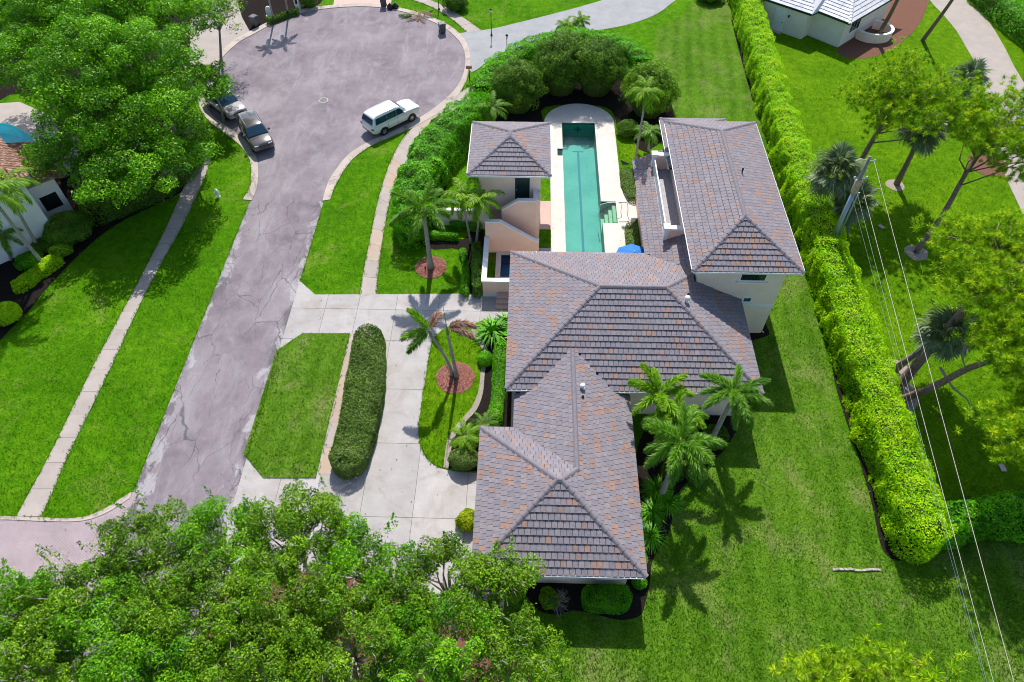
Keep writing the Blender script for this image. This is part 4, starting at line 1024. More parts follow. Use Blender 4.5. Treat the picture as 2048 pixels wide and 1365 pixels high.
def tree(name, label, base, centre, R, Rz, nclump, rc, per, leaf, lmat, seed, bark='bark_grey', r0=.2, group=None, twigs=0, cat='tree', nl=14, zmin=-.35, shoots=0, sep=0.0):
    r = np.random.RandomState(seed); o = empty(name, (base[0], base[1], 0), label=label, cat=cat, group=group)
    off = np.array([base[0], base[1], 0])
    P, N, T, C = crown_pts(np.array(centre)-off, R, Rz, nclump, rc, per, r, zmin, shoots=shoots, sep=sep)
    V, F, T = leaf_arrays(P, N, leaf, r, tint=T)
    link('crown', fast_mesh('crown', V, F, [MT[lmat]], T), o)
    b = MB(); idx = r.permutation(len(C))[:nl]
    fork = np.array(centre)-off; fork = np.array([fork[0]*.6, fork[1]*.6, max(1.2, fork[2]-Rz*.75)])
    limbs(b, (0, 0, 0), fork, C[idx], r0, r); b.build('trunk', MT[bark], o, True)
    if twigs:
        b = MB()
        for i in range(twigs):
            c = C[r.randint(len(C))]; d = unit(r.normal(size=3)+np.array([0, 0, .6])); p = c+d*rc*.5; q = p+unit(d+r.normal(size=3)*.6)*rc*.9
            b.tube([p, (p+q)/2+r.normal(size=3)*.06, q], [.018, .013, .006], 4)
        b.build('twigs', MT['bark_light'], o)['kind'] = 'stuff'
    return o
def wobble(x, y, z, s, seed):
    r = np.random.RandomState(seed); k = 0
    for i in range(14):
        d = unit(r.normal(size=3))*s*(.7+.25*i); k = k+np.sin(x*d[0]+y*d[1]+z*d[2]+r.random()*6.28+1.3*np.sin(x*d[1]*.6-y*d[0]*.6+i))/(1+.16*i)
    return k/2.6
def hedge(name, label, path, width, height, n, leaf, lmat, seed, group=None, bumpy=.12, taper=.12, cat='hedge', spread=.6, topflat=.85, core=True):
    """clipped or loose hedge swept along a ground path; width may vary along it"""
    r = np.random.RandomState(seed); p = np.array(path, float); base = p.mean(0)
    o = empty(name, (base[0], base[1], 0), label=label, cat=cat, group=group); p = p-base
    d = np.r_[0, np.cumsum(np.linalg.norm(np.diff(p, axis=0), axis=1))]; L = d[-1]
    W = np.interp(np.linspace(0, 1, 50), np.linspace(0, 1, len(width)), width) if hasattr(width, '__len__') else np.full(50, width)
    capn = int(n*W.mean()*.9/(L+W.mean()*.9)) if L > 0 else 0
    s = r.random(n)*L
    cx = np.interp(s, d, p[:, 0]); cy = np.interp(s, d, p[:, 1]); e = .05
    tx = np.interp(np.minimum(s+e, L), d, p[:, 0])-np.interp(np.maximum(s-e, 0), d, p[:, 0]); ty = np.interp(np.minimum(s+e, L), d, p[:, 1])-np.interp(np.maximum(s-e, 0), d, p[:, 1])
    q = np.hypot(tx, ty)+1e-9; tx /= q; ty /= q
    w = np.interp(s/L, np.linspace(0, 1, 50), W)/2
    # section: flat-ish crown with rounded shoulders and upright sides, sampled by its length
    side = r.random(n) < 2*height/(2*height+W.mean()*1.1); sgn = np.where(r.random(n) < .5, -1.0, 1.0)
    uu = r.random(n)*2-1; vv_ = r.random(n)
    u = np.where(side, sgn*(1-.10*np.maximum(0, vv_-.8)/.2), uu); v = np.where(side, vv_*.97, 1-.16*np.abs(uu)**4)
    u = u*(1-taper*v)
    # ends
    end = np.zeros(n, bool)
    if capn > 8:
        end[:capn] = True; se = np.where(r.random(capn) < .5, 0.0, L); f = r.random(capn)
        cx[:capn] = np.interp(se, d, p[:, 0]); cy[:capn] = np.interp(se, d, p[:, 1])
        dirs = [(p[0]-p[1])/np.linalg.norm(p[0]-p[1]), (p[-1]-p[-2])/np.linalg.norm(p[-1]-p[-2])]
        ww = np.where(se == 0, W[0], W[-1])/2; ang = (r.random(capn)-.5)*math.pi
        hx = np.where(se == 0, dirs[0][0], dirs[1][0]); hy = np.where(se == 0, dirs[0][1], dirs[1][1])
        vv = r.random(capn); rad = np.where(vv > .8, np.sqrt(r.random(capn)), 1.0)*(1-taper*vv)
        ox = (np.cos(ang)*hx-np.sin(ang)*hy)*ww*rad; oy = (np.cos(ang)*hy+np.sin(ang)*hx)*ww*rad
    z = v*height; X = cx-ty*u*w; Y = cy+tx*u*w
    N = np.where(side[:, None], np.stack([-ty*sgn, tx*sgn, .25+0*v], 1), np.stack([-ty*uu*.35, tx*uu*.35, 1+0*v], 1))
    if capn > 8:
        X[:capn] = cx[:capn]+ox; Y[:capn] = cy[:capn]+oy; z[:capn] = np.where(vv > .8, 1.0, vv/.8)*height
        N[:capn] = np.stack([ox, oy, np.where(vv > .8, 1.0, .15)], 1)
    N = unit(N); k = wobble(X+base[0], Y+base[1], z, 1.5, seed)*bumpy+wobble(X+base[0], Y+base[1], z, 4.0, seed+1)*bumpy*.5
    dep = -.22*r.random(n)**2*min(1, height)+k
    P = np.stack([X, Y, z], 1)+N*dep[:, None]; P[:, 2] = np.maximum(P[:, 2], .04)
    V, F, T = leaf_arrays(P, N+np.array([0, 0, .3]), leaf, r, spread=spread, tint=.45+k/bumpy*.14+.08*N[:, 2] if bumpy else None)  # top and bulging leaves tinted lighter: light put into the leaf colour
    link('foliage', fast_mesh('foliage', V, F, [MT[lmat]], T), o)
    if core:                                     # the dense twiggy inside
        b = MB(); m = max(4, int(L/.6)); rings = []
        for i in range(m+1):
            ss = L*i/m; c = np.array([np.interp(ss, d, p[:, 0]), np.interp(ss, d, p[:, 1])]); c2 = np.array([np.interp(min(ss+.05, L), d, p[:, 0]), np.interp(min(ss+.05, L), d, p[:, 1])])-np.array([np.interp(max(ss-.05, 0), d, p[:, 0]), np.interp(max(ss-.05, 0), d, p[:, 1])])
            c2 /= np.linalg.norm(c2)+1e-9; hw = np.interp(i/m, np.linspace(0, 1, 50), W)/2-max(.14, .16*W.mean()); hw = max(hw, .05); hh = height-.42*min(1, height)
            rings.append([(*(c+np.array([-c2[1], c2[0]])*x*hw), zz) for x, zz in ((-1, 0), (-1, hh*.8), (-.75, hh), (.75, hh), (1, hh*.8), (1, 0))])
        for i in range(m):
            for j in range(5): b.face([rings[i][j], rings[i][j+1], rings[i+1][j+1], rings[i+1][j]])
        b.face(rings[0]); b.face(rings[-1][::-1]); b.build('branches', MT['hedge_core'], o)
    return o
def bush(name, label, c, R, H, n, leaf, lmat, seed, group=None, bumpy=.12, Ry=None, z0=0.0, cat='shrub', spread=.6, rot=0.0):
    r = np.random.RandomState(seed); Ry = Ry or R
    o = empty(name, (c[0], c[1], z0), rz=rot, label=label, cat=cat, group=group)
    d = sphere_dirs(n, r); d[:, 2] = np.abs(d[:, 2])-.25*(r.random(n) < .3); d = unit(d)
    k = wobble(d[:, 0]*R, d[:, 1]*R, d[:, 2]*R, 2.2, seed)*bumpy+wobble(d[:, 0]*R, d[:, 1]*R, d[:, 2]*R, 5, seed+3)*bumpy*.5
    q = 1+k-.30*r.random(n)**2.2
    P = np.stack([d[:, 0]*R*q, d[:, 1]*Ry*q, np.maximum(.05, H*.42+d[:, 2]*H*.58*q)], 1)
    V, F, T = leaf_arrays(P, d+np.array([0, 0, .3]), leaf, r, spread=spread, tint=.45+k/max(bumpy, .01)*.13+.1*d[:, 2])  # lit top and bumps painted in through a lighter leaf tint
    link('foliage', fast_mesh('foliage', V, F, [MT[lmat]], T), o)
    b = MB(); b.lathe([(R*.5, 0.0), (R*.78, H*.3), (R*.74, H*.55), (R*.5, H*.78), (.01, H*.86)], 12); b.build('branches', MT['hedge_core'], o)
    return o
# palms ------------------------------------------------------------
FR = {}
def frond_mesh(kind, L, a0, a1, nl, ll, plum, wid, seed, mat='palm_leaf'):
    key = (kind, L, a0, a1, seed, mat)
    if key in FR: return FR[key]
    r = np.random.RandomState(seed); n = 14; a = np.radians(np.linspace(a0, a1, n)); st = L/(n-1)
    X = np.r_[0, np.cumsum(np.cos(a[:-1])*st)]; Z = np.r_[0, np.cumsum(np.sin(a[:-1])*st)]
    b = MB(); b.tube([(x, 0, z) for x, z in zip(X, Z)], list(np.linspace(.030, .006, n)), 4)
    V0 = np.array(b.v); F0 = [f for f in b.f if len(f) == 4]
    ts = np.linspace(.10, 1.0, nl); P = []; D = []; LL = []
    for t in ts:
        x = np.interp(t, np.linspace(0, 1, n), X); z = np.interp(t, np.linspace(0, 1, n), Z); an = np.interp(t, np.linspace(0, 1, n), a)
        T_ = np.array([math.cos(an), 0, math.sin(an)]); U = np.array([-math.sin(an), 0, math.cos(an)]); S_ = np.array([0, 1, 0])
        prof = math.sin(math.pi*min(1, .14+.80*t))**.6
        for k in range(4 if plum else 2):
            sd = 1 if k % 2 else -1
            ph = math.radians(r.uniform(-70, 85)) if plum else math.radians(r.uniform(-28, 22))
            sw = math.radians(r.uniform(28, 50)+18*t)
            d = (S_*sd*math.cos(ph)+U*math.sin(ph))*math.cos(sw)+T_*math.sin(sw)
            P.append((x, 0, z)); D.append(d); LL.append(ll*prof*r.uniform(.8, 1.15))
    P = np.array(P); D = unit(np.array(D)); LL = np.array(LL)[:, None]; m = len(P)
    Wd = unit(np.cross(D, np.array([0, 0, 1.0])+.25*r.normal(size=(m, 3))))*wid
    mid = P+D*LL*.45; tip = P+D*LL-np.array([0, 0, 1.0])*LL*(.30 if not plum else .14)
    V = np.stack([P, mid+Wd*.5, tip, mid-Wd*.5], 1).reshape(-1, 3); F = np.arange(m*4).reshape(m, 4)+len(V0)
    F = np.concatenate([np.array(F0), F]); T = np.r_[np.full(len(F0), .5), np.clip(.45+.25*r.normal(size=m), 0, 1)]
    me = fast_mesh('frond', np.concatenate([V0, V]), F, [MT['rachis'], MT[mat]], T, np.r_[np.zeros(len(F0)), np.ones(m)])
    FR[key] = me; return me
def fan_mesh(L, pet, seed, mat='fan_leaf'):
    key = ('fan', L, pet, seed, mat)
    if key in FR: return FR[key]
    r = np.random.RandomState(seed); b = MB(); b.tube([(0, 0, 0), (pet*.5, 0, pet*.12), (pet, 0, pet*.10)], [.022, .018, .014], 4)
    V0 = np.array(b.v); F0 = [f for f in b.f if len(f) == 4]; c = np.array([pet, 0, pet*.10]); V = []; n = 34
    for i in range(n):
        an = math.radians(-150+300*i/(n-1)+r.uniform(-3, 3)); ll = L*(.72+.28*math.cos(an*.5))*r.uniform(.9, 1.08)
        d = np.array([math.cos(an), math.sin(an), .10*math.cos(an)-.16*abs(math.sin(an))]); s_ = np.array([-math.sin(an), math.cos(an), 0])
        mid = c+d*ll*.55; tip = c+d*ll-np.array([0, 0, ll*r.uniform(.2, .5)]); w = L*.052
        V += [c, mid+s_*w+np.array([0, 0, .02]), tip, mid-s_*w-np.array([0, 0, .02])]
    V = np.array(V); m = n; F = np.concatenate([np.array(F0), np.arange(m*4).reshape(m, 4)+len(V0)])
    me = fast_mesh('fan_leaf', np.concatenate([V0, V]), F, [MT['rachis'], MT[mat]], np.r_[np.full(len(F0), .5), np.clip(.45+.28*r.normal(size=m), 0, 1)], np.r_[np.zeros(len(F0)), np.ones(m)])
    FR[key] = me; return me
def palm(name, label, base, top, fr, seed, trunk=(.16, .12), L=2.2, ll=.55, plum=True, group=None, mat='palm_leaf', shaft=0.0, wid=.045, z0=0.0, elev=(70, -25), nl=None, bark='palm_trunk', bend=.0, brown=(), cat='palm tree'):
    """feather palm: base and top of the trunk in the scene, fr fronds around the top"""
    nl = nl or (90 if plum else 60); spec = fr if isinstance(fr, list) else None; fr = len(spec) if spec else int(fr*1.25)
    r = random.Random(seed); o = empty(name, (base[0], base[1], z0), label=label, cat=cat, group=group)
    tx, ty, tz = top[0]-base[0], top[1]-base[1], top[2]-z0
    path = []
    for i in range(9):
        t = i/8; k = t**(1+bend); path.append((tx*k, ty*k, tz*t))
    rad = [trunk[0]+(trunk[1]-trunk[0])*(i/8) for i in range(9)]; rad[0] *= 1.5; rad[1] *= 1.1
    b = MB(); b.tube([(path[0][0], path[0][1], -.05)]+path[1:], rad, 10); b.build('trunk', MT[bark], o, True)
    top_ = np.array(path[-1])
    if shaft:
        b = MB(); b.tube([top_-np.array([0, 0, .05]), top_+np.array([0, 0, shaft*.4]), top_+np.array([0, 0, shaft])], [trunk[1]*1.25, trunk[1]*1.2, trunk[1]*.5], 10); b.build('crownshaft', MT['palm_shaft'], o, True)
        top_ = top_+np.array([0, 0, shaft*.8])
    for i in range(fr):
        t = (i+.5)/fr; e = elev[0]+(elev[1]-elev[0])*t+r.uniform(-8, 8); az = i*2.39996+seed+r.uniform(-.25, .25)
        sag = -55-50*t if e > 30 else -62
        ea = round(e/12)*12
        if spec:
            az_, ea, sg, mt_ = spec[i][:4]; ll_, nl_ = (spec[i][4], 30) if len(spec[i]) > 4 else (ll, nl)
            f = link('frond', frond_mesh('p' if plum else 'f', L, ea, ea+sg, nl_, ll_, plum, wid, (i+seed) % 3, mt_), o); f.location = tuple(top_); f.rotation_euler = (0, 0, math.radians(az_)); continue
        me = frond_mesh('p' if plum else 'f', L, ea, ea+round(sag/10)*10, nl, ll, plum, wid, (i+seed) % 3, 'palm_brown' if i in brown else mat)
        f = link('frond', me, o); f.location = tuple(top_); f.rotation_euler = (r.uniform(-.15, .15), 0, az); s_ = r.uniform(.88, 1.1); f.scale = (s_, s_, s_)
    return o
def fan_palm(name, label, base, top, nleaf, seed, L=.95, pet=.9, group=None, trunk=(.2, .17), bark='bark_grey'):
    r = random.Random(seed); o = empty(name, (base[0], base[1], 0), label=label, cat='palm tree', group=group)
    v = (top[0]-base[0], top[1]-base[1], top[2]); b = MB()
    b.tube([(0, 0, -.05), (v[0]*.3, v[1]*.3, v[2]*.35), (v[0]*.7, v[1]*.7, v[2]*.75), v], [trunk[0]*1.3, trunk[0], trunk[1], trunk[1]], 10); b.build('trunk', MT[bark], o, True)
    for i in range(nleaf):
        t = (i+.5)/nleaf; e = math.radians(78-125*t+r.uniform(-8, 8)); az = i*2.39996+seed
        f = link('fan_leaf', fan_mesh(L, pet, i % 4), o); f.location = v; f.rotation_euler = (r.uniform(-.25, .25), -e, az); s_ = r.uniform(.85, 1.12); f.scale = (s_, s_, s_)
    return o
def spiky(name, label, c, n, L, w, lmat, seed, z0=0.0, spread=.8, group=None, cat='plant'):
    """clump of long strap leaves"""
    r = np.random.RandomState(seed); o = empty(name, (c[0], c[1], z0), label=label, cat=cat, group=group); V = []; 
    for i in range(n):
        az = r.random()*6.283; e = math.radians(25+55*r.random()); l = L*(.7+.5*r.random()); off = np.array([math.cos(az), math.sin(az), 0])*r.random()*spread
        h = np.array([math.cos(az), math.sin(az), 0]); s_ = np.array([-math.sin(az), math.cos(az), 0])*w*.5
        p0 = off; p1 = off+h*l*.5*math.cos(e)+np.array([0, 0, l*.55*math.sin(e)]); p2 = off+h*l*(.62+.3*math.cos(e))+np.array([0, 0, l*.5*math.sin(e)-l*.05])
        V += [p0-s_*.5, p0+s_*.5, p1+s_, p1-s_, p1-s_, p1+s_, p2+s_*.1, p2-s_*.1]
    V = np.array(V); F = np.arange(len(V)).reshape(-1, 4)
    T = np.repeat(np.clip(.45+.25*r.normal(size=n), 0, 1), 2)
    link('leaves', fast_mesh('leaves', V, F, [MT[lmat]], T), o)['kind'] = 'stuff'
    return o
def pine(name, label, base, centre, R, Rz, seed, nb=26, tufts=900, r0=.2, group=None, extra=(), start=.55, dead=()):
    """pine: leaning trunk, crooked limbs and many needle tufts near the limb ends"""
    r = np.random.RandomState(seed); o = empty(name, (base[0], base[1], 0), label=label, cat='pine tree', group=group)
    off = np.array([base[0], base[1], 0]); c = np.array(centre)-off; b = MB()
    ctrl = [np.array([0, 0, -.1]), np.array([0, 0, .1])]+[np.array([c[0]*t, c[1]*t, c[2]*t])+r.normal(size=3)*np.array([.12, .12, 0]) for t in (.3, .6, .85, 1.0)]
    path = smooth([tuple(p) for p in ctrl], 3); rad = np.linspace(r0*1.2, r0*.35, len(path)); b.tube(path, list(rad), 9)
    spots = []
    for i in range(nb):
        d = sphere_dirs(1, r)[0]; d[2] = d[2]*.8+.1; q = .55+.5*r.random()
        e = c+np.array([d[0]*R*q, d[1]*R*q, d[2]*Rz*q]); s0 = np.array(path[int(len(path)*(start+(1-start-.05)*r.random()))])
        m1 = s0+(e-s0)*.35+r.normal(size=3)*.25-np.array([0, 0, .1]); m2 = s0+(e-s0)*.7+r.normal(size=3)*.25
        b.tube([s0, m1, m2, e], [r0*.26, r0*.2, r0*.13, r0*.04], 5)
        m = max(3, int(tufts/nb/11))
        for k in range(m):
            t = .35+.7*(k+r.random())/m; p = m1+(e-m1)*min(t, 1.02)+r.normal(size=3)*np.array([.5, .5, .16])*(R/3.4)
            for j in range(5): spots.append(p+r.normal(size=3)*np.array([.42, .42, .20]))
    b.build('trunk', MT['bark_pine'], o, True)
    for dl in dead:
        q = MB(); q.tube([np.array(gz(*p))-off for p in dl], list(np.linspace(.09, .02, len(dl))), 6); q.build('dead_limb', MT['bark_grey'], o, True)
    S_ = np.array(spots); n = len(S_); k = 46
    ax = unit(r.normal(size=(n, 3))*.55+np.array([0, 0, 1.0]))
    d = unit(np.repeat(ax, k, 0)*.55+sphere_dirs(n*k, r)); P = np.repeat(S_, k, 0)+d*.03
    Ln = (.22+.12*r.random(n*k))[:, None]; s_ = unit(np.cross(d, r.normal(size=(n*k, 3))))*.017
    V = np.stack([P-s_, P+s_, P+d*Ln], 1).reshape(-1, 3); F = np.arange(n*k*3).reshape(-1, 3)
    T = np.clip(np.repeat(.42+.2*r.normal(size=n), k)+.1*r.normal(size=n*k)+.12*r.normal(size=n*k)+.1, 0, 1)
    link('needles', fast_mesh('needles', V, F, [MT['needle']], T), o)['kind'] = 'stuff'
    return o
# ---------------------------------------------------------------- planting
# broad trees over the top left corner
TLT = [(70, 40, 7.5, 4.6, 'outermost corner of the picture'), (205, 35, 8.0, 4.4, 'second along the top edge from the corner'), (330, 30, 8.0, 4.0, 'on the top edge beside the pale driveway'),
       (60, 135, 7.0, 3.5, 'on the left edge above the turquoise pool'), (180, 140, 8.5, 4.0, 'tallest one in the middle of the grove'), (300, 130, 8.0, 3.7, 'inner one next to the turning circle'),
       (185, 235, 7.0, 3.2, 'just right of the turquoise pool'), (325, 225, 6.6, 3.1, 'spreading above the bent sidewalk'), (250, 300, 5.4, 2.6, 'lowest front one above the dark hedge'), (120, 320, 4.2, 1.9, 'small one beside the white house'), (305, 345, 5.0, 2.5, 'front one casting shade across the sidewalk'), (215, 372, 4.6, 2.3, 'front one shading the left lawn'), (385, 300, 3.6, 1.6, 'small front one beside the grey car')]
for k, (x, y, z, R, w) in enumerate(TLT):
    c = gz(x, y, z)
    tree('broad_tree', 'broad bright green tree %s' % w, (c[0]+.6*math.sin(k*2.1)-(2.2 if k > 9 else 3.2 if k > 5 else 0), c[1]+.5*math.cos(k*3.3)+(5.2 if k > 9 else 3.4 if k > 5 else 0)), c, R, R*.72, int(R*R*2.6), 1.02, 560, .20, 'leaf_bright', 100+k, r0=.26, group='trees of the grove at top left', nl=18, sep=1.55, zmin=-.15)
c = gz(425, 168, 3.9)
tree('street_tree', 'small rounded tree overhanging the dark parked cars', (c[0]-.3, c[1]+.2), c, 1.9, 1.5, 20, .7, 150, .22, 'leaf_bright', 131, r0=.12)
c = gz(440, 25, 5.0)
tree('feathery_tree', 'thin feathery olive tree hanging over the pale driveway', (c[0]-1.5, c[1]), c, 3.0, 2.2, 30, .7, 90, .17, 'leaf_olive', 132, r0=.14, twigs=40)
hedge('hedge', 'dark shaded hedge along the curved bed under the grove', smooth(gl([(388, 300), (372, 340), (335, 378), (275, 405), (210, 432)]), 4), 2.6, 2.1, 18000, .13, 'leaf_dark', 140, bumpy=.2)
# foreground trees
FG = [(20, 1250, 5.0, 2.3), (135, 1215, 5.0, 2.2), (300, 1105, 5.0, 2.35), (440, 1100, 5.2, 2.2), (590, 1065, 5.2, 2.4), (60, 1345, 5.6, 2.4), (235, 1275, 5.4, 2.4), (395, 1230, 5.6, 2.5),
      (560, 1200, 5.8, 2.6), (735, 1140, 5.3, 2.1), (900, 1180, 5.2, 2.2), (1010, 1170, 4.6, 1.6), (320, 1370, 5.8, 2.4), (500, 1345, 6.0, 2.6), (690, 1300, 6.0, 2.6), (865, 1310, 5.8, 2.4), (1030, 1335, 5.2, 2.1), (770, 1225, 5.2, 1.7)]
W18 = ['at the left edge over the brick road', 'with shoots standing over the brick road', 'reaching furthest up over the end of the asphalt lane', 'between the lane end and the lower driveway mouth', 'topmost over the lower driveway mouth', 'in the bottom left corner', 'second from the left along the bottom edge', 'in the second row below the lane end', 'at the centre of the foreground thicket', 'over the driveway in front of the garage', 'touching the lower left corner of the garage roof', 'small one covering the garage eave corner', 'third from the left along the bottom edge', 'near the bottom edge, fourth from the left', 'near the bottom edge left of the reddish gap', 'near the bottom edge right of the reddish gap', 'rightmost on the bottom edge beside the lawn', 'filling the gap before the driveway slabs']
for k, ((x, y, z, R), w) in enumerate(zip(FG, W18)):
    c = gz(x, y, z)
    tree('leafy_tree', 'leafy olive green foreground tree %s' % w, (c[0]+.3*math.sin(k), c[1]+.3*math.cos(k)), c, R, R*.85, int(R*R*9.5), .46, 350, .118, 'leaf_olive' if k % 3 else 'leaf_bright', 200+k, r0=.13, group='foreground trees along the bottom edge', twigs=110, nl=24, bark='bark_light', shoots=9)
# hedges
hp = [(21.35, 16.0), (21.45, 20), (21.6, 26), (21.7, 32), (21.85, 38), (21.95, 46), (22.1, 54), (22.45, 64), (22.9, 72), (23.2, 80)]
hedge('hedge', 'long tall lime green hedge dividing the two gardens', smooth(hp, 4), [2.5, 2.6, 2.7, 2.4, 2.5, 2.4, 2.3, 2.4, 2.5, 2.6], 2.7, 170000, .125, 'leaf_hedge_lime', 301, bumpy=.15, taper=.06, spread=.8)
hedge('hedge', 'deep green hedge running to the right edge behind the utility wires', smooth([(21.8, 16.6)]+gl([(1900, 1046), (1960, 1040), (2060, 1030), (2130, 1025)], 1.0), 3), 2.0, 2.2, 20000, .17, 'leaf_hedge', 302, bumpy=.2)
hedge('hedge', 'tall glossy green hedge between cabana and sidewalk', smooth([(-8.8, 40.0), (-8.9, 43), (-8.6, 46), (-7.8, 49.4), (-6.1, 52.6), (-4.6, 54.2)], 4), [2.8, 3.2, 3.4, 3.4, 3.0], 2.9, 40000, .15, 'leaf_hedge', 303, bumpy=.26, taper=.1)
hedge('hedge', 'curved green hedge bordering the grey driveway behind the pool', smooth(gl([(962, 185), (985, 155), (1020, 128), (1070, 100), (1130, 86), (1190, 88), (1245, 104), (1285, 130)], 1.2), 4), 2.2, 2.3, 34000, .15, 'leaf_hedge', 304, bumpy=.22)
hedge('hedge', 'clipped island hedge in the middle of the driveway loop', smooth([(-10.3, 20.1), (-10.2, 20.9), (-10.12, 22.3), (-10.12, 24.6), (-10.25, 27.0), (-10.4, 28.3), (-10.45, 29.0)], 4), [2.1, 2.3, 2.4, 2.5, 2.45, 2.25, 2.05], 1.3, 34000, .115, 'leaf_box', 305, bumpy=.05, taper=.02, spread=1.1)
hedge('hedge', 'box shaped clipped hedge under the garage wall', [g(1185, 1195, .7), g(1240, 1196, .7)], 1.25, 1.15, 7000, .075, 'leaf_hedge', 306, bumpy=.05, taper=.05, spread=.9)
hedge('hedge', 'low bright hedge strip along the house front', smooth(gl([(1003, 700), (1000, 745), (996, 790), (992, 835)], .5), 3), .95, .95, 8000, .085, 'leaf_hedge', 307, bumpy=.08)
hedge('hedge', 'thin low hedge strip beside the dark gravel path', smooth(gl([(925, 505), (932, 540), (930, 585)], .3), 3), .55, .55, 4000, .09, 'leaf_hedge', 308, bumpy=.06)
hedge('hedge', 'dark loose hedge against the courtyard wall', smooth(gl([(953, 500), (955, 540), (954, 580)], .6), 3), .75, 1.3, 5000, .11, 'leaf_dark', 309, bumpy=.14)
hedge('hedge', 'short clipped hedge behind the foxtail palm on the front lawn', gl([(850, 470), (912, 474)], .3), .5, .6, 3000, .09, 'leaf_hedge', 310, bumpy=.05)
hedge('hedge', 'low hedge under the beige garden wall', gl([(905, 452), (955, 455)], .3), .6, .7, 2500, .1, 'leaf_hedge', 311, bumpy=.1)
hedge('hedge', 'pale green low hedge in front of the white house', smooth(gl([(40, 570), (75, 545), (110, 520)], .4), 3), 1.0, .75, 4500, .12, 'leaf_hedge_lime', 312, bumpy=.1)
hedge('hedge', 'flat clipped groundcover east of the pool', smooth(gl([(1255, 345), (1257, 370), (1268, 395)], .2), 3), 1.3, .4, 5000, .08, 'leaf_box', 313, bumpy=.03)
hedge('hedge', 'short clipped groundcover block beside the pool terrace corner', gl([(1263, 455), (1266, 505)], .2), 1.0, .45, 4000, .08, 'leaf_box', 314, bumpy=.03)
hedge('hedge', 'green hedge at the top right corner by the concrete drive', smooth(gl([(1960, -20), (2000, 15), (2040, 45), (2080, 80)], 1.0), 3), 2.4, 2.2, 9000, .17, 'leaf_hedge', 315, bumpy=.25)
hedge('hedge', 'small dark hedge behind the stone plaque at the turning circle', gl([(540, 40), (590, 22)], .4), .9, .7, 3000, .13, 'leaf_dark', 316, bumpy=.1)
# clipped round bushes and shrubs
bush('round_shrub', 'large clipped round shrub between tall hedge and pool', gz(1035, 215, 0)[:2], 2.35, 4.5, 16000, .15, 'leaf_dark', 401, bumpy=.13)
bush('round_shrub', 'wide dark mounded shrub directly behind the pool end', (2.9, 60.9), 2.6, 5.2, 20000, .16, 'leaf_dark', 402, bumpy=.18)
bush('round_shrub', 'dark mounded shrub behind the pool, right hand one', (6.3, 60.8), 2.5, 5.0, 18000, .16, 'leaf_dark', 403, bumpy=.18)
bush('round_shrub', 'rounded yellowish shrub behind the tall slender palm', (10.9, 57.3), 2.45, 4.5, 17000, .15, 'leaf_olive', 404, bumpy=.15)
bush('round_shrub', 'small dark shrub right of the curved pool end', gz(1255, 268, 0)[:2], 1.0, 1.2, 4000, .12, 'leaf_dark', 405, bumpy=.1)
bush('round_shrub', 'clipped rounded bush at the garage end of the driveway island', gz(929, 928, 0)[:2], .95, 1.1, 6500, .085, 'leaf_box', 406, bumpy=.07, Ry=.75, z0=.08)
bush('croton_bush', 'yellow green bush on the driveway beside the garage roof', gz(932, 1048, 0)[:2], .62, .9, 2200, .16, 'leaf_yellow', 407, bumpy=.2)
bush('small_shrub', 'small loose green shrub under the garage eave', gz(1098, 1205, 0)[:2], .55, .8, 1800, .1, 'leaf_olive', 408, bumpy=.2)
bush('round_shrub', 'big clipped round bush at the corner of the white house', gz(148, 475, 0)[:2], 1.75, 2.0, 9000, .12, 'leaf_dark', 409, bumpy=.06)
bush('small_shrub', 'reddish green round bush below the big clipped bush', gz(128, 508, 0)[:2], .85, 1.0, 3500, .12, 'leaf_olive', 410, bumpy=.1)
bush('small_shrub', 'dark bush at the foot of the white wall', gz(92, 500, 0)[:2], .8, 1.0, 3000, .12, 'leaf_dark', 411, bumpy=.12)
bush('small_shrub', 'leafy bush around the bases of the leaning palms', gz(62, 530, 0)[:2], 1.0, .9, 3000, .13, 'leaf_hedge', 412, bumpy=.15)
bush('round_shrub', 'sunlit clipped round bush at the left picture edge', gz(18, 640, 0)[:2], 1.05, 1.3, 5000, .12, 'leaf_hedge_lime', 413, bumpy=.06)
bush('round_shrub', 'dark round bush on the far lawn at the top edge', gz(912, 18, 0)[:2], 1.4, 1.5, 4500, .14, 'leaf_dark', 414, bumpy=.1)
bush('round_shrub', 'clipped conical bush beside the gate pillar at the top edge', gz(620, 14, 0)[:2], 1.0, 2.2, 4000, .13, 'leaf_dark', 415, bumpy=.05)
bush('small_shrub', 'dark shrub beside the turquoise pool and roof edge', gz(85, 345, 0)[:2], 1.4, 2.0, 5000, .14, 'leaf_dark', 416, bumpy=.2)
bush('small_shrub', 'green shrub under the garage roof corner and hedge end', gz(1277, 1168, 0)[:2], .4, .6, 1500, .09, 'leaf_hedge', 417, bumpy=.1)
bush('small_shrub', 'leafy shrub in the bed behind the driveway palms', gz(972, 725, 0)[:2], .5, .7, 2500, .1, 'leaf_hedge', 418, bumpy=.15, z0=.08)
bush('round_shrub', 'dark overhanging bush at the top right edge of the lawn', gz(1418, 0, 0)[:2], 1.6, 1.6, 4000, .15, 'leaf_dark', 419, bumpy=.15)
spiky('strap_lily', 'dark green clump of strap leaves at the entrance corner', gz(985, 672, 0)[:2], 110, 1.35, .13, 'leaf_hedge', 431, z0=.08, spread=.5)
spiky('strap_lily', 'smaller strap leaved clump touching the house eave', gz(1012, 655, 0)[:2], 60, 1.1, .12, 'leaf_hedge', 432, z0=.08, spread=.3)
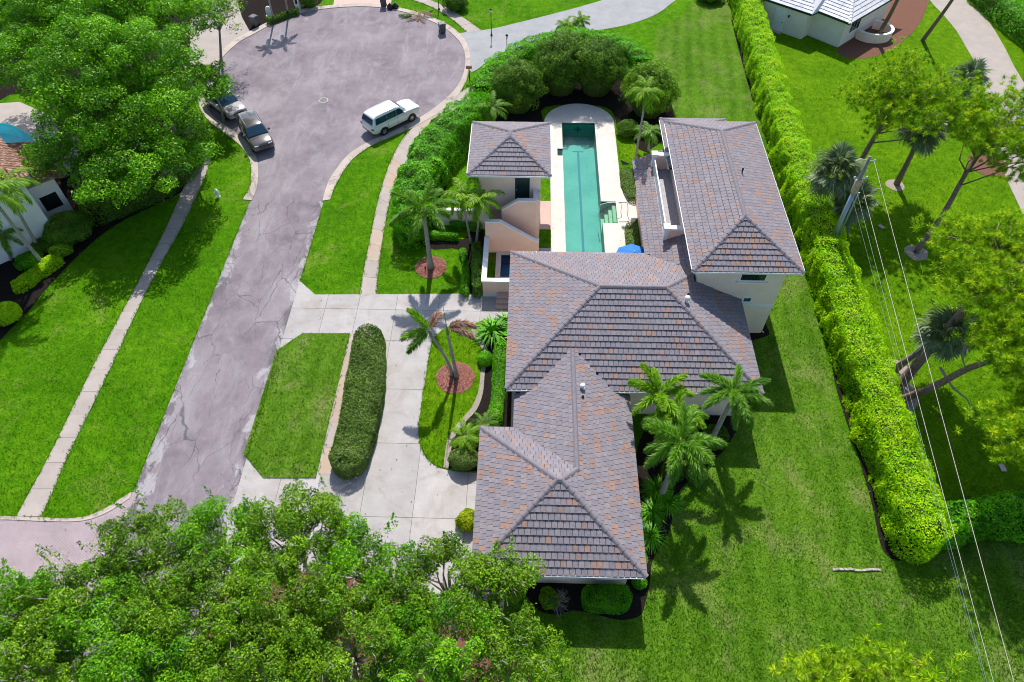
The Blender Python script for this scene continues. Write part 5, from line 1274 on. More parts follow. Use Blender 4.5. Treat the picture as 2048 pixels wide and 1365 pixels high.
for k, (x, y, w) in enumerate(((1300, 1075, 'nearest the garage shadow corner'), (1302, 1030, 'second from the garage corner'), (1312, 985, 'at the foot of the front foxtail palm'), (1335, 1010, 'on the lawn side of the palm bed'))):
    spiky('fountain_grass', 'tufted fountain grass %s' % w, gz(x, y, 0)[:2], 220, .95, .035, 'leaf_hedge', 440+k, spread=.3, group='ornamental grasses in the palm bed')
for k, (x, y) in enumerate(((1395, 905), (1430, 880), (1385, 950), (1345, 945))):
    bush('fern', 'dark fern under the palms, %s' % ('furthest from the garage', 'beneath the right hand palm', 'at the lawn edge', 'closest to the garage wall')[k], gz(x, y, 0)[:2], .8, .7, 2200, .14, 'leaf_dark', 450+k, bumpy=.2, group='ferns in the palm bed')
r = np.random.RandomState(5); c = gz(1115, 1207, 0); o = empty('bare_shrub', (c[0], c[1], 0), label='leafless pale twiggy shrub between garage wall and lawn', cat='shrub'); b = MB()
for i in range(60):
    d = unit(r.normal(size=3)+np.array([0, 0, .7])); d[2] = abs(d[2]); q = d*(.45+.35*r.random()); m_ = q*.5+r.normal(size=3)*.05; b.tube([(0, 0, 0), m_, q], [.018, .012, .005], 4)
    for j in range(3): e = m_+(q-m_)*r.random(); b.tube([e, e+unit(r.normal(size=3)+d)*.22], [.008, .003], 3)
b.build('twigs', MT['bark_light'], o)['kind'] = 'stuff'

# palms
palm('foxtail_palm', 'foxtail palm standing alone in the red mulch circle on the front lawn', g(862, 536), gz(848, 432, 5.0), 11, 3, (.20, .12), 2.4, .55, True, shaft=.7, elev=(62, -18), nl=90)
palm('foxtail_palm', 'leaning half of the twin palms in the driveway island', g(905, 753), gz(862, 672, 4.3), [(190, 15, -60, 'palm_lime'), (150, 55, -40, 'palm_lime'), (215, -5, -50, 'palm_leaf'), (75, 35, -95, 'palm_brown')], 6, (.12, .075), 1.9, .5, True, shaft=.5, bend=.6, z0=.1)
palm('foxtail_palm', 'upright half of the twin palms with one brown drooping frond', g(914, 756), gz(895, 668, 4.7), [(5, 42, -95, 'palm_brown'), (120, 82, 4, 'palm_leaf', .05), (-20, 30, -80, 'palm_brown')], 2, (.125, .08), 1.9, .46, True, shaft=.7, z0=.1)
palm('slim_palm', 'slim pale trunked palm left of the stair wall', g(942, 487), gz(925, 400, 4.4), 13, 11, (.09, .07), 1.75, .5, False, shaft=.45, elev=(65, -35), mat='palm_lime', wid=.05)
palm('slim_palm', 'slim pale trunked palm touching the stair wall', g(953, 486), gz(960, 405, 4.3), 13, 12, (.09, .07), 1.75, .5, False, shaft=.45, elev=(65, -35), mat='palm_lime', wid=.05)
palm('small_palm', 'bluish green palm behind the cabana roof', g(982, 245), gz(984, 215, 2.4), 12, 14, (.12, .1), 1.7, .45, False, elev=(55, -35), mat='palm_leaf')
palm('slender_palm', 'very tall slender palm beside the pool leaning over the round shrub', g(1266, 346), gz(1292, 192, 7.6), 14, 15, (.10, .07), 1.5, .45, False, shaft=.5, elev=(60, -45), mat='palm_lime')
palm('small_palm', 'short palm between pool and two storey wing', g(1297, 302), gz(1298, 262, 2.2), 13, 16, (.11, .09), 1.4, .4, False, elev=(60, -35), mat='palm_leaf')
palm('foxtail_palm', 'upright foxtail palm between garage and main roof', g(1318, 900), gz(1316, 800, 4.0), 8, 21, (.18, .12), 2.1, .5, True, shaft=.6, elev=(70, 5), mat='palm_lime', group='foxtail palms behind the garage')
palm('foxtail_palm', 'largest foxtail palm beside the garage roof', g(1322, 992), gz(1360, 895, 4.9), 12, 22, (.18, .12), 2.3, .52, True, shaft=.6, elev=(60, -18), group='foxtail palms behind the garage')
palm('foxtail_palm', 'foxtail palm leaning over the main roof corner', g(1421, 884), gz(1466, 795, 4.6), 11, 23, (.18, .12), 2.2, .5, True, shaft=.6, elev=(60, -18), group='foxtail palms behind the garage')
palm('foxtail_palm', 'middle foxtail palm half hidden by its larger neighbours', g(1345, 930), gz(1352, 840, 3.8), 9, 24, (.16, .11), 1.9, .48, True, shaft=.5, elev=(55, -20), mat='palm_lime', group='foxtail palms behind the garage')
palm('pygmy_palm', 'yellowish pygmy palm at the garage roof corner', g(930, 905), gz(930, 872, 1.4), 14, 31, (.08, .07), 1.05, .32, False, elev=(60, -30), mat='palm_lime', wid=.03, z0=.08)
palm('cycad', 'feathery green cycad beside the garage roof', g(968, 868), gz(968, 850, .7), 20, 32, (.12, .12), 1.15, .28, False, elev=(65, -15), wid=.03, z0=.08, nl=40, cat='plant')
palm('coconut_palm', 'leaning palm with long fronds crossing the brown roof at the left edge', g(88, 531), gz(-25, 385, 7.5), 12, 33, (.13, .10), 2.6, .6, False, elev=(50, -45), mat='palm_lime')
palm('coconut_palm', 'second leaning palm in front of the white wall', g(80, 500), gz(0, 362, 7.0), 11, 34, (.12, .09), 2.4, .6, False, elev=(50, -45), mat='palm_lime')
palm('small_palm', 'short palm low against the white wall at the left edge', g(22, 520), gz(5, 470, 2.4), 10, 35, (.10, .08), 1.5, .42, False, elev=(60, -30))
palm('fan_bush_palm', 'left of the two bushy palms behind the curved hedge', g(1133, 72), gz(1132, 52, 1.2), 12, 36, (.12, .1), 1.1, .4, False, elev=(75, -5), mat='palm_lime')
palm('fan_bush_palm', 'right of the two bushy palms behind the curved hedge', g(1160, 66), gz(1160, 44, 1.5), 13, 37, (.12, .1), 1.2, .4, False, elev=(75, -5), mat='palm_lime')
fan_palm('sabal_palm', 'tall cabbage palm beside the utility pole', g(1672, 462), gz(1672, 345, 5.2), 30, 41, 1.05, 1.15)
fan_palm('sabal_palm', 'lower cabbage palm just right of the utility pole', g(1690, 470), gz(1705, 405, 3.2), 24, 42, .95, 1.0)
fan_palm('sabal_palm', 'cabbage palm with rough trunk in a white gravel ring', g(1793, 369), gz(1846, 262, 5.2), 28, 43, 1.0, 1.0, bark='bark_pine')
fan_palm('sabal_palm', 'cabbage palm near the concrete drive behind the round topped pine', g(1935, 215), gz(1935, 160, 3.2), 24, 44, 1.0, 1.0)
fan_palm('sabal_palm', 'cabbage palm behind the big leaning pine trunk', g(1786, 742), gz(1895, 665, 4.0), 30, 45, 1.0, 1.1)
# pines
pine('pine_tree', 'round topped pine in the middle of the right hand lawn', g(1686, 378), gz(1812, 185, 8.6), 4.6, 2.0, 51, nb=44, tufts=3600, r0=.24)
pine('pine_tree', 'slanting pine rising from a ringed bed to the right edge', g(1832, 504), gz(2010, 232, 8.4), 3.9, 1.8, 52, nb=36, tufts=2400, r0=.22)
pine('pine_tree', 'huge leaning pine with forked grey trunk beside the lime hedge', g(1796, 775), gz(2010, 535, 9.0), 4.3, 1.6, 53, nb=54, tufts=5600, r0=.33, start=.82, dead=[[(1880, 735, 3.6), (1905, 775, 3.5), (1935, 800, 3.3), (1950, 835, 3.2)], [(1930, 690, 5.2), (1925, 720, 5.0), (1935, 745, 4.8)]])
pine('pine_tree', 'second pine of the leaning pair with crown over the lower right lawn', g(1806, 800), gz(2055, 690, 8.2), 2.8, 1.5, 54, nb=30, tufts=1800, r0=.26, start=.84)
pine('pine_tree', 'pine standing past the right edge with crown over the shaded lawn', gz(2150, 960, 0)[:2], gz(2060, 850, 6.8), 2.5, 1.4, 60, nb=32, tufts=2300, r0=.22, start=.7)
pine('pine_tree', 'sparse pine top at the bottom edge, left one', gz(1680, 1480, 0)[:2], gz(1650, 1365, 8.5), 1.5, 1.0, 55, nb=14, tufts=420, r0=.14)
pine('pine_tree', 'sparse pine top at the bottom edge, right one', gz(1840, 1480, 0)[:2], gz(1800, 1372, 8.8), 2.2, 1.1, 56, nb=18, tufts=700, r0=.16)
pine('pine_tree', 'pine trunk growing out of the curved planter', g(1752, 78), gz(1850, -90, 10.0), 3.2, 1.8, 57, nb=20, tufts=500, r0=.24, start=.7)
pine('pine_tree', 'bare pine trunk between planter and concrete drive', g(1845, 82), gz(1950, -70, 9.5), 3.0, 1.6, 58, nb=20, tufts=500, r0=.22, start=.7)
pine('pine_tree', 'pine branch tip reaching in at the upper right edge', gz(2110, 300, 0)[:2], gz(2060, 330, 6.5), 2.6, 1.4, 59, nb=18, tufts=500, r0=.2)
# ---------------------------------------------------------------- vehicles
def car_paint(name, c, rough=.18):
    m, nt, b = _nt(name); n = NB(nt)
    n.set(b, 'Base Color', n.ramp(n.noise(9, 3), [(.3, sc(c, .96)), (.7, sc(c, 1.04))])); n.set(b, 'Roughness', rough); n.set(b, 'Specular IOR Level', .6); n.set(b, 'Coat Weight', .7); n.set(b, 'Coat Roughness', .05)
    return m
car_paint('paint_white', (.78, .78, .77)); car_paint('paint_grey', (.085, .075, .078)); car_paint('paint_black', (.035, .035, .038)); car_paint('paint_silver_reflection', (.34, .325, .32))  # silver stands for the sky reflected in the far dark car's hood
plain('car_glass', (.010, .040, .075), .04, .1, 2, spec=.9)  # blue of the reflected sky is put into the base colour
def soften(o, w):
    bm = bmesh.new(); bm.from_mesh(o.data); bmesh.ops.remove_doubles(bm, verts=bm.verts, dist=.0005); bmesh.ops.recalc_face_normals(bm, faces=bm.faces); bm.to_mesh(o.data); bm.free()
    m = o.modifiers.new('round', 'BEVEL'); m.width = w; m.segments = 3; m.limit_method = 'ANGLE'; m.angle_limit = math.radians(28); m.harden_normals = False
def suv(label, loc, heading, paint, L=5.2, W=2.0, H=1.85, wb=3.05, hood=1.10, belt=1.16, nose=.92, slots=False, group='parked sport utility vehicles'):
    car = empty('parked_car', (loc[0], loc[1], .02), heading, label=label, cat='car', group=group)
    w = W/2; xr, xf = -L/2, L/2
    # lower body: rings along the car
    st = [(xr, .72, .55, belt-.22, .86), (xr+.06, .50, .40, belt-.06, .93), (xr+.30, .38, .33, belt, .985), (-wb/2, .36, .30, belt, 1.0), (0, .34, .28, belt, 1.0), (.95, .34, .28, belt-.01, 1.0),
          (1.15, .34, .28, hood+.04, .99), (xf-.75, .36, .30, hood, .985), (xf-.28, .38, .34, hood-.07, .95), (xf-.07, .44, .42, nose, .88), (xf, .56, .55, nose-.16, .78)]
    b = MB(); rings = []
    for x, zs, zb, zt, k in st:
        h = zt-zs
        half = [(w*k*.80, zs), (w*k*.97, zs+.10*h), (w*k, zs+.45*h), (w*k*.985, zs+.78*h), (w*k*.93, zt-.03), (w*k*.80, zt+.008), (0, zt+.045)]
        ring = [(x, y, z) for y, z in half]+[(x, -y, z) for y, z in half[-2::-1]]
        rings.append(ring)
    n_ = len(rings[0])
    for i in range(len(rings)-1):
        for j in range(n_-1): b.face([rings[i][j], rings[i][j+1], rings[i+1][j+1], rings[i+1][j]][::-1])
        b.face([rings[i][0], rings[i+1][0], rings[i+1][-1], rings[i][-1]])
    b.face(rings[0]); b.face(rings[-1][::-1])
    o = b.build('body', MT[paint], car, True); soften(o, .05)
    # greenhouse
    xb0, xb1, xt0, xt1 = xr+.10, 1.20, xr+.42, .42
    def gh(x, z, side):            # half width at height z above the belt
        t = (z-belt)/(H-belt); return side*(w*.955-(w*.955-w*.74)*t)
    prof = [(xb0, belt-.02), (xt0-.08, H-.12), (xt0+.12, H-.02), (-.5, H+.012), (xt1-.1, H-.02), (xt1+.08, H-.07), (xb1, belt-.01)]
    b = MB(); rows = []
    for x, z in prof:
        hw_ = abs(gh(x, max(z, belt), 1)); rows.append([(x, hw_, z), (x, hw_*.9, z+.03), (x, 0, z+.05), (x, -hw_*.9, z+.03), (x, -hw_, z)])
    for i in range(len(rows)-1):
        for j in range(4): b.face([rows[i][j], rows[i][j+1], rows[i+1][j+1], rows[i+1][j]][::-1])
    for s_ in (1, -1):
        f = [(x, gh(x, max(z, belt), s_), z) for x, z in prof]; b.face(f if s_ > 0 else f[::-1])
    soften(b.build('cabin', MT[paint], car, True), .07)
    def quad(name, pts, mat, parent=car): b = MB(); b.face(pts); return b.build(name, MT[mat], parent)
    for s_ in (1, -1):             # side glass, three panes a side
        z0, z1 = belt+.05, H-.13
        edges = [xb0+.26, -1.02, .02, xb1-.30]
        for k in range(3):
            xa, xb = edges[k]+.012, edges[k+1]-.012
            ta = .30 if k == 0 else 0; tb = -.46 if k == 2 else 0
            p = [(xa, gh(xa, z0, s_)+s_*.012, z0), (xb, gh(xb, z0, s_)+s_*.012, z0), (xb+tb, gh(xb, z1, s_)+s_*.012, z1), (xa+ta*.5, gh(xa, z1, s_)+s_*.012, z1)]
            quad('side_window', p if s_ < 0 else p[::-1], 'car_glass')
    def lerp(a, c, t): return tuple(a[i]+(c[i]-a[i])*t for i in range(3))
    A = (xb1, gh(0, belt, 1)*.93, belt+.0); B_ = (xt1+.08, gh(0, H-.07, 1)*.93, H-.07)
    ws = [(A[0]-.03, -A[1], A[2]+.05), (A[0]-.03, A[1], A[2]+.05), (B_[0]+.03, B_[1], B_[2]-.01), (B_[0]+.03, -B_[1], B_[2]-.01)]
    wsm = [(x+.022, y, z+.03) for x, y, z in ws]
    b = MB(); mid0 = (ws[0][0]+.05, 0, ws[0][2]+.055); mid1 = (ws[2][0]+.03, 0, ws[2][2]+.065)
    b.face([wsm[0], mid0, mid1, wsm[3]]); b.face([mid0, wsm[1], wsm[2], mid1]); b.build('windscreen', MT['car_glass'], car)
    rw = [(xb0+.015, .80*w, belt+.08), (xb0+.015, -.80*w, belt+.08), (xt0-.10, -.70*w, H-.15), (xt0-.10, .70*w, H-.15)]
    quad('rear_window', [(x-.03, y, z+.01) for x, y, z in rw], 'car_glass')
    for sx in (-1, 1):             # wheels
        for s_ in (1, -1):
            wh = empty('wheel', (sx*wb/2, s_*(w-.12), .385)); wh.parent = car
            b = MB(); b.lathe([(.24, -.13), (.36, -.13), (.385, -.09), (.385, .09), (.36, .13), (.24, .13)], 22, axis='y'); b.build('tyre', MT['tyre'], wh, True)
            b = MB(); b.lathe([(.25, -.115), (.06, -.125), (.001, -.125)], 16, axis='y'); b.lathe([(.001, .125), (.06, .125), (.25, .115)], 16, axis='y')
            b.build('rim', MT['bin_grey'], wh)
            b = MB()
            for q in range(6):
                a = q*math.pi/3; ca, sa = math.cos(a), math.sin(a)
                for yy in (.128, -.128):
                    pp = [(r_*ca-t_*sa, yy, r_*sa+t_*ca) for r_, t_ in ((.03, -.03), (.235, -.045), (.235, .045), (.03, .03))]; b.face(pp if yy < 0 else pp[::-1])
            b.build('spokes', MT['rim_alloy'], wh)
            b = MB(); pts = [(sx*wb/2+.47*math.cos(a), s_*(w*1.0+.006), .385+.47*math.sin(a)) for a in np.linspace(-.25, math.pi+.25, 18)]; b.face(pts if s_ < 0 else pts[::-1]); b.build('wheel_arch', MT['black_plastic'], car)
    for s_ in (1, -1):
        b = MB(); b.box(-wb/2+.5, wb/2-.5, s_*(w-.05)-.06, s_*(w-.05)+.06, .30, .37); b.build('running_board', MT['black_plastic'], car)
        b = MB(); b.tube([(xt0+.25, s_*w*.66, H+.03), (xt0+.35, s_*w*.66, H+.07), (xt1-.35, s_*w*.66, H+.07), (xt1-.25, s_*w*.66, H+.01)], .02, 6); b.build('roof_rail', MT['rim_alloy' if paint != 'paint_white' else 'white_metal'], car)
        b = MB(); b.box(.72, .90, s_*(w+.10)-.11, s_*(w+.10)+.11, belt+.02, belt+.19); b.build('mirror', MT[paint], car)
        b = MB(); b.box(xf-.24, xf-.02, s_*w*.62-.17, s_*w*.62+.17, nose-.13, nose-.005, xf=lambda x, y, z: (x-abs(y)*.10+.05, y, z)); b.build('headlight', MT['lamp_glass'], car)
        b = MB(); b.box(xr-.02, xr+.20, s_*w*.80-.14, s_*w*.80+.14, .90, 1.03); b.build('tail_light', MT['tail_red'], car)
        for xd in (-1.02, .02, 1.02):
            b = MB(); b.box(xd-.008, xd+.008, s_*(w*1.0)-.004, s_*(w*1.0)+.004, .45, belt-.06); b.build('door_seam', MT['black_plastic'], car)
        for xd in (-.25, .78): b = MB(); b.box(xd-.10, xd+.10, s_*(w+.005)-.015, s_*(w+.005)+.015, belt-.16, belt-.12); b.build('door_handle', MT[paint], car)
    b = MB(); b.box(xf-.10, xf+.012, -.42*w*1.2, .42*w*1.2, nose-.34, nose-.09)
    gr = b.build('grille', MT['black_plastic'], car)
    if slots:
        for k in range(7): b = MB(); y = (k-3)*.125; b.box(xf+.008, xf+.022, y-.052, y-.04, nose-.32, nose-.11); b.build('grille_bar', MT['rim_alloy'], gr)
    else:
        b = MB(); b.box(xf+.006, xf+.024, -.4, .4, nose-.23, nose-.19); b.build('grille_bar', MT['rim_alloy'], gr)
    b = MB(); b.box(xf-.14, xf+.05, -w*.82, w*.82, .36, .54, xf=lambda x, y, z: (x-.10*(y/w)**2*2, y, z)); b.build('bumper', MT['black_plastic' if paint != 'paint_white' else paint], car)
    b = MB(); b.box(xr-.06, xr+.16, -w*.86, w*.86, .42, .68, xf=lambda x, y, z: (x+.08*(y/w)**2*2, y, z)); b.build('bumper', MT['black_plastic' if paint != 'paint_white' else 'bin_grey'], car)
    b = MB(); b.box(xr-.012, xr+.05, -.26, .26, .78, .92); b.build('number_plate', MT['white_trim'], car)
    return car
suv('white sport utility vehicle parked at the kerb beside the tall hedge', (-12.43, 54.85), math.radians(44), 'paint_white', 5.3, 2.02, 1.92, hood=1.22, belt=1.25, nose=1.06)
suv('taupe grey sport utility vehicle with slotted grille at the left kerb', (-24.05, 52.15), math.radians(-58), 'paint_grey', 4.85, 1.94, 1.78, 2.92, slots=True, hood=1.14, belt=1.19, nose=1.0)
suv('dark car, its hood reflection painted as silver, half hidden under the small tree', (-28.1, 56.75), math.radians(-44), 'paint_silver_reflection', 5.0, 1.96, 1.76, 2.95, nose=.98)

# ---------------------------------------------------------------- street furniture and small things
mh = empty('manhole_cover', (*g(647, 201), .006), label='round manhole cover with pale ring in the turning circle', cat='manhole')
b = MB(); b.lathe([(.001, .012), (.30, .012), (.31, .006)], 24); b.build('lid', MT['bin_grey'], mh)
b = MB(); b.lathe([(.33, .004), (.34, .014), (.44, .014), (.46, .002)], 24); b.build('ring', MT['kerb_concrete'], mh)
hy = empty('fire_hydrant', (*g(437, 394), 0), label='white fire hydrant on the verge beside the turning circle', cat='hydrant')
b = MB(); b.lathe([(.17, 0), (.17, .05), (.12, .06), (.12, .12), (.11, .16), (.11, .55), (.15, .56), (.15, .61), (.13, .66), (.09, .74), (.03, .77), (.03, .82), (.001, .82)], 16); b.build('barrel', MT['hydrant_white'], hy, True)
for a in (0, 1.57, 3.14):
    b = MB(); b.tube([(.09*math.cos(a), .09*math.sin(a), .44), (.21*math.cos(a), .21*math.sin(a), .44)], .065, 10); b.build('outlet', MT['hydrant_white'], hy)
def wheelie(label, c, rz):
    o = empty('wheeled_bin', (c[0], c[1], .01), rz, label=label, cat='bin')
    b = MB(); q0, q1 = .27, .33
    lo = [(-q0, -q0, .08), (q0, -q0, .08), (q0, q0, .08), (-q0, q0, .08)]; hi = [(-q1, -q1-.02, 1.0), (q1, -q1-.02, 1.0), (q1, q1, 1.0), (-q1, q1, 1.0)]
    b.face(lo[::-1]); b.face(hi)
    for i in range(4): j = (i+1) % 4; b.face([lo[i], lo[j], hi[j], hi[i]])
    b.build('body', MT['bin_grey'], o)
    b = MB(); b.box(-.36, .36, -.38, .36, 1.003, 1.05); b.box(-.32, .32, -.34, .30, 1.051, 1.09); b.build('lid', MT['bin_grey'], o)
    b = MB(); b.tube([(-.28, .42, .95), (.28, .42, .95)], .02, 6); b.build('handle', MT['black_plastic'], o)
    for s_ in (-1, 1): b = MB(); b.lathe([(.001, -.03), (.12, -.03), (.12, .03), (.001, .03)], 14, axis='x', o=(s_*.28, .26, .12)); b.build('wheel', MT['tyre'], o)
wheelie('grey wheeled bin on the right rim of the turning circle', g(885, 66), .4)
wheelie('grey wheeled bin at the pale driveway on the left rim', g(512, 52), -.5)
wheelie('dark wheeled bin standing beside the black rubbish bags', g(768, 14), .1)
for k, (x, y, w_) in enumerate(((781, 18, 'left'), (791, 17, 'right'))):
    c = g(x, y); r = np.random.RandomState(60+k); o = empty('rubbish_bag', (c[0], c[1], .01), label='black rubbish bag at the top kerb, %s one of the two' % w_, cat='bag', group='rubbish bags at the top kerb'); b = MB()
    prof = [(.001, 0), (.30, .02), (.36, .16), (.33, .34), (.20, .48), (.06, .54), (.08, .62), (.001, .62)]; b.lathe(prof, 14)
    b.v = [(x_*(1+.12*math.sin(5*math.atan2(y_, x_)+z_*9)), y_*(1+.12*math.sin(4*math.atan2(y_, x_)+k)), z_) for x_, y_, z_ in b.v]; b.build('sack', MT['black_plastic'], o, True)
r = random.Random(3); o = empty('palm_debris', (*g(835, 32), .01), label='heap of dead palm fronds lying by the upper right kerb', cat='debris')
for k in range(9):
    f = link('frond', frond_mesh('d', 1.6, 0, -10, 40, .4, False, .04, k % 3, 'palm_brown' if k % 3 else 'palm_leaf'), o); f.location = (r.uniform(-.9, .9), r.uniform(-.4, .4), .12+.04*k); f.rotation_euler = (r.uniform(-.5, .5), 0, r.uniform(0, 6.28))
mb = empty('mailbox', (*g(939, 160), 0), label='copper coloured mailbox on a dark post by the kerb', cat='mailbox')
b = MB(); b.box(-.05, .05, -.05, .05, 0, 1.2); b.build('post', MT['black_metal'], mb)
b = MB(); pr = [(-.13, 1.2), (.13, 1.2), (.13, 1.36)]+[(.13*math.cos(a), 1.36+.13*math.sin(a)) for a in np.linspace(.3, math.pi-.3, 6)]+[(-.13, 1.36)]
n_ = len(pr); b.v = [(-.28, y, z) for y, z in pr]+[(.28, y, z) for y, z in pr]; b.f = [tuple(range(n_))[::-1], tuple(range(n_, 2*n_))]+[(i, (i+1) % n_, n_+(i+1) % n_, n_+i) for i in range(n_)]; b.m = [0]*len(b.f); b.build('box', MT['copper_box'], mb)
def lamp(label, c, h):
    o = empty('lamp_post', (c[0], c[1], 0), label=label, cat='lamp', group='lamp posts along the grey driveway')
    b = MB(); b.lathe([(.12, 0), (.12, .12), (.06, .18), (.04, .5), (.035, h-.45), (.07, h-.43), (.05, h-.38)], 10); b.build('post', MT['black_metal'], o, True)
    b = MB(); b.lathe([(.07, h-.38), (.12, h-.12)], 6); b.build('lantern_glass', MT['lamp_glass'], o)
    b = MB(); b.lathe([(.15, h-.12), (.13, h-.08), (.05, h), (.001, h+.05)], 6); b.build('lantern_cap', MT['black_metal'], o)
lamp('black lamp post on the grey driveway verge, taller and farther one', g(983, 72), 2.85)
lamp('black lamp post rising beside the curved hedge', g(1014, 113), 2.3)
lamp('black lamp post on the far lawn strip at the top edge', g(878, 20), 2.6)
pq = empty('stone_plaque', (*g(540, 33), 0), .3, label='white round topped plaque behind the small dark hedge', cat='plaque')
b = MB(); pr = [(-.32, 0), (.32, 0), (.32, .6)]+[(.32*math.cos(a), .6+.5*math.sin(a)) for a in np.linspace(.25, math.pi-.25, 9)]+[(-.32, .6)]
n_ = len(pr); b.v = [(x, -.07, z) for x, z in pr]+[(x, .07, z) for x, z in pr]; b.f = [tuple(range(n_)), tuple(range(n_, 2*n_))[::-1]]+[(i, n_+i, n_+(i+1) % n_, (i+1) % n_) for i in range(n_)]; b.m = [0]*len(b.f); b.build('stone', MT['white_trim'], pq)
b = MB(); b.box(-.4, .4, -.15, .15, 0, .12); b.build('plinth', MT['white_trim'], pq)
gp = empty('gate_pillar', (*g(597, 19), 0), label='white square gate pillar at the top edge', cat='pillar')
b = MB(); b.box(-.25, .25, -.25, .25, 0, 1.5); b.build('shaft', MT['stucco_white'], gp); b = MB(); b.box(-.32, .32, -.32, .32, 1.503, 1.6); b.build('cap', MT['white_trim'], gp)
b = MB(); b.box(-.12, .12, -.262, -.252, .7, 1.2); b.build('panel', MT['black_metal'], gp)
for k, (p, q) in enumerate((((548, 42), (530, -30)), ((577, 30), (563, -40)))):
    c = g(*p); t = gz(q[0], q[1], 4.5); palm('slim_palm', 'slim palm trunk at the top edge, %s of the pair by the plaque' % ('left' if k == 0 else 'right'), c, t, 8, 71+k, (.1, .08), 1.5, .4, False, shaft=.4)
# weathered beam lying on the lawn
bm = empty('wood_beam', (*g(1712, 1141), 0), math.radians(1), label='weathered pale wooden beam lying on the back lawn', cat='beam')
b = MB(); n_ = 9
for i in range(n_):
    x = -1.28+2.56*i/(n_-1); bend = .03*math.sin(i*1.1)+.05*(i == 3); h = .10+.02*math.sin(i*2.3)
    ring = [(x, -.065+bend, .02), (x, -.055+bend, h), (x, .055+bend, h+.015), (x, .065+bend, .02)]
    b.v += ring
for i in range(n_-1):
    for j in range(4): b.f.append((4*i+j, 4*i+(j+1) % 4, 4*i+4+(j+1) % 4, 4*i+4+j)[::-1]); b.m.append(0)
b.f += [(0, 1, 2, 3), (35, 34, 33, 32)]; b.m += [0, 0]; b.build('timber', MT['weathered_wood'], bm)
# utility pole and wires
PB = (22.32, 38.27); PT = (22.05, 38.15)
po = empty('utility_pole', (*PB, 0), label='utility pole rising behind the lime hedge with a tan collar', cat='pole')
dx, dy = PT[0]-PB[0], PT[1]-PB[1]; at_ = lambda z: (dx*z/9.3, dy*z/9.3, z)
b = MB(); b.tube([at_(0), at_(6.2)], [.17, .15], 12); b.build('steel_shaft', MT['pole_steel'], po, True)
b = MB(); b.tube([at_(6.2), at_(9.3)], [.13, .10], 10); b.build('wood_top', MT['pole_wood'], po, True)
b = MB(); b.tube([at_(6.25), at_(6.4), at_(7.35), at_(7.45)], [.16, .23, .22, .15], 12); b.build('collar', MT['tan_canister'], po, True)
b = MB(); b.tube([(.30, .0, 0), (.22, -.02, 6.3)], .06, 8); b.build('conduit', MT['pole_steel'], po)
for z, s_ in ((8.9, 1), (7.5, 1), (7.5, -1)):
    a = at_(z); b = MB(); b.tube([a, (a[0]+s_*.22, a[1], a[2]+.02), (a[0]+s_*.40, a[1]-.04, a[2]+.05)], .045, 7); b.build('bracket', MT['pole_steel'], po)
    b = MB(); b.lathe([(.03, 0), (.08, .03), (.05, .06), (.08, .09), (.05, .12), (.07, .15), (.001, .18)], 10, o=(a[0]+s_*.40, a[1]-.04, a[2]+.05)); b.build('insulator', MT['lamp_glass'], po, True)
def wire(label, start, px, zpx, rad, mat, sag=.35):
    e = np.array(gz(px[0], px[1], zpx)); s_ = np.array(start); far = s_+(e-s_)*1.5
    o = empty('power_line', tuple(s_), label=label, cat='wire', group='overhead wires from the utility pole'); b = MB(); pts = []
    for i in range(25):
        t = i/24; p = (far-s_)*t; p = p+np.array([0, 0, -sag*4*t*(1-t)]); pts.append(p)
    b.tube(pts, rad, 5); b.build('cable', MT[mat], o)
wx_, wy_ = PT
wire('thick overhead wire furthest right, from the pole top', (wx_+.3, wy_-.1, 9.1), (2031, 1365), 8.9, .014, 'wire_metal', .1)
wire('thick overhead wire second from the right', (wx_+.1, wy_-.15, 7.4), (1990, 1365), 7.3, .014, 'wire_metal', .1)
wire('thin bluish overhead cable third from the right', (wx_-.05, wy_-.15, 6.9), (1978, 1365), 6.9, .008, 'wire_blue', .15)
wire('thinnest overhead cable leftmost of the four', (wx_-.1, wy_-.15, 6.3), (1976, 1365), 6.2, .005, 'wire_blue', .2)
# little garden lights and sprinkler covers
for k, (x, y, w_) in enumerate(((851, 541, 'in the red mulch circle of the lone foxtail palm'), (1828, 508, 'at the foot of the slanting pine'), (1247, 374, 'beside the pool terrace groundcover'))):
    c = g(x, y); o = empty('spotlight', (c[0], c[1], .03), label='small black garden spotlight %s' % w_, cat='light'); b = MB(); b.tube([(0, 0, 0), (0, 0, .18)], .015, 6); b.build('stake', MT['black_metal'], o); b = MB(); b.tube([(0, -.04, .16), (.02, .08, .26)], [.05, .07], 10); b.build('head', MT['black_metal'], o)
for k, (x, y, w_) in enumerate(((2004, 937, 'at the right edge above the deep green hedge'), (1762, 455, 'on the lawn right of the utility pole'))):
    c = g(x, y); o = empty('paper_scrap', (c[0], c[1], .03), .6*k, label='pale flat cover %s' % w_, cat='cover'); b = MB(); b.box(-.16, .16, -.25, .25, 0, .06); b.build('lid', MT['kerb_concrete'], o)

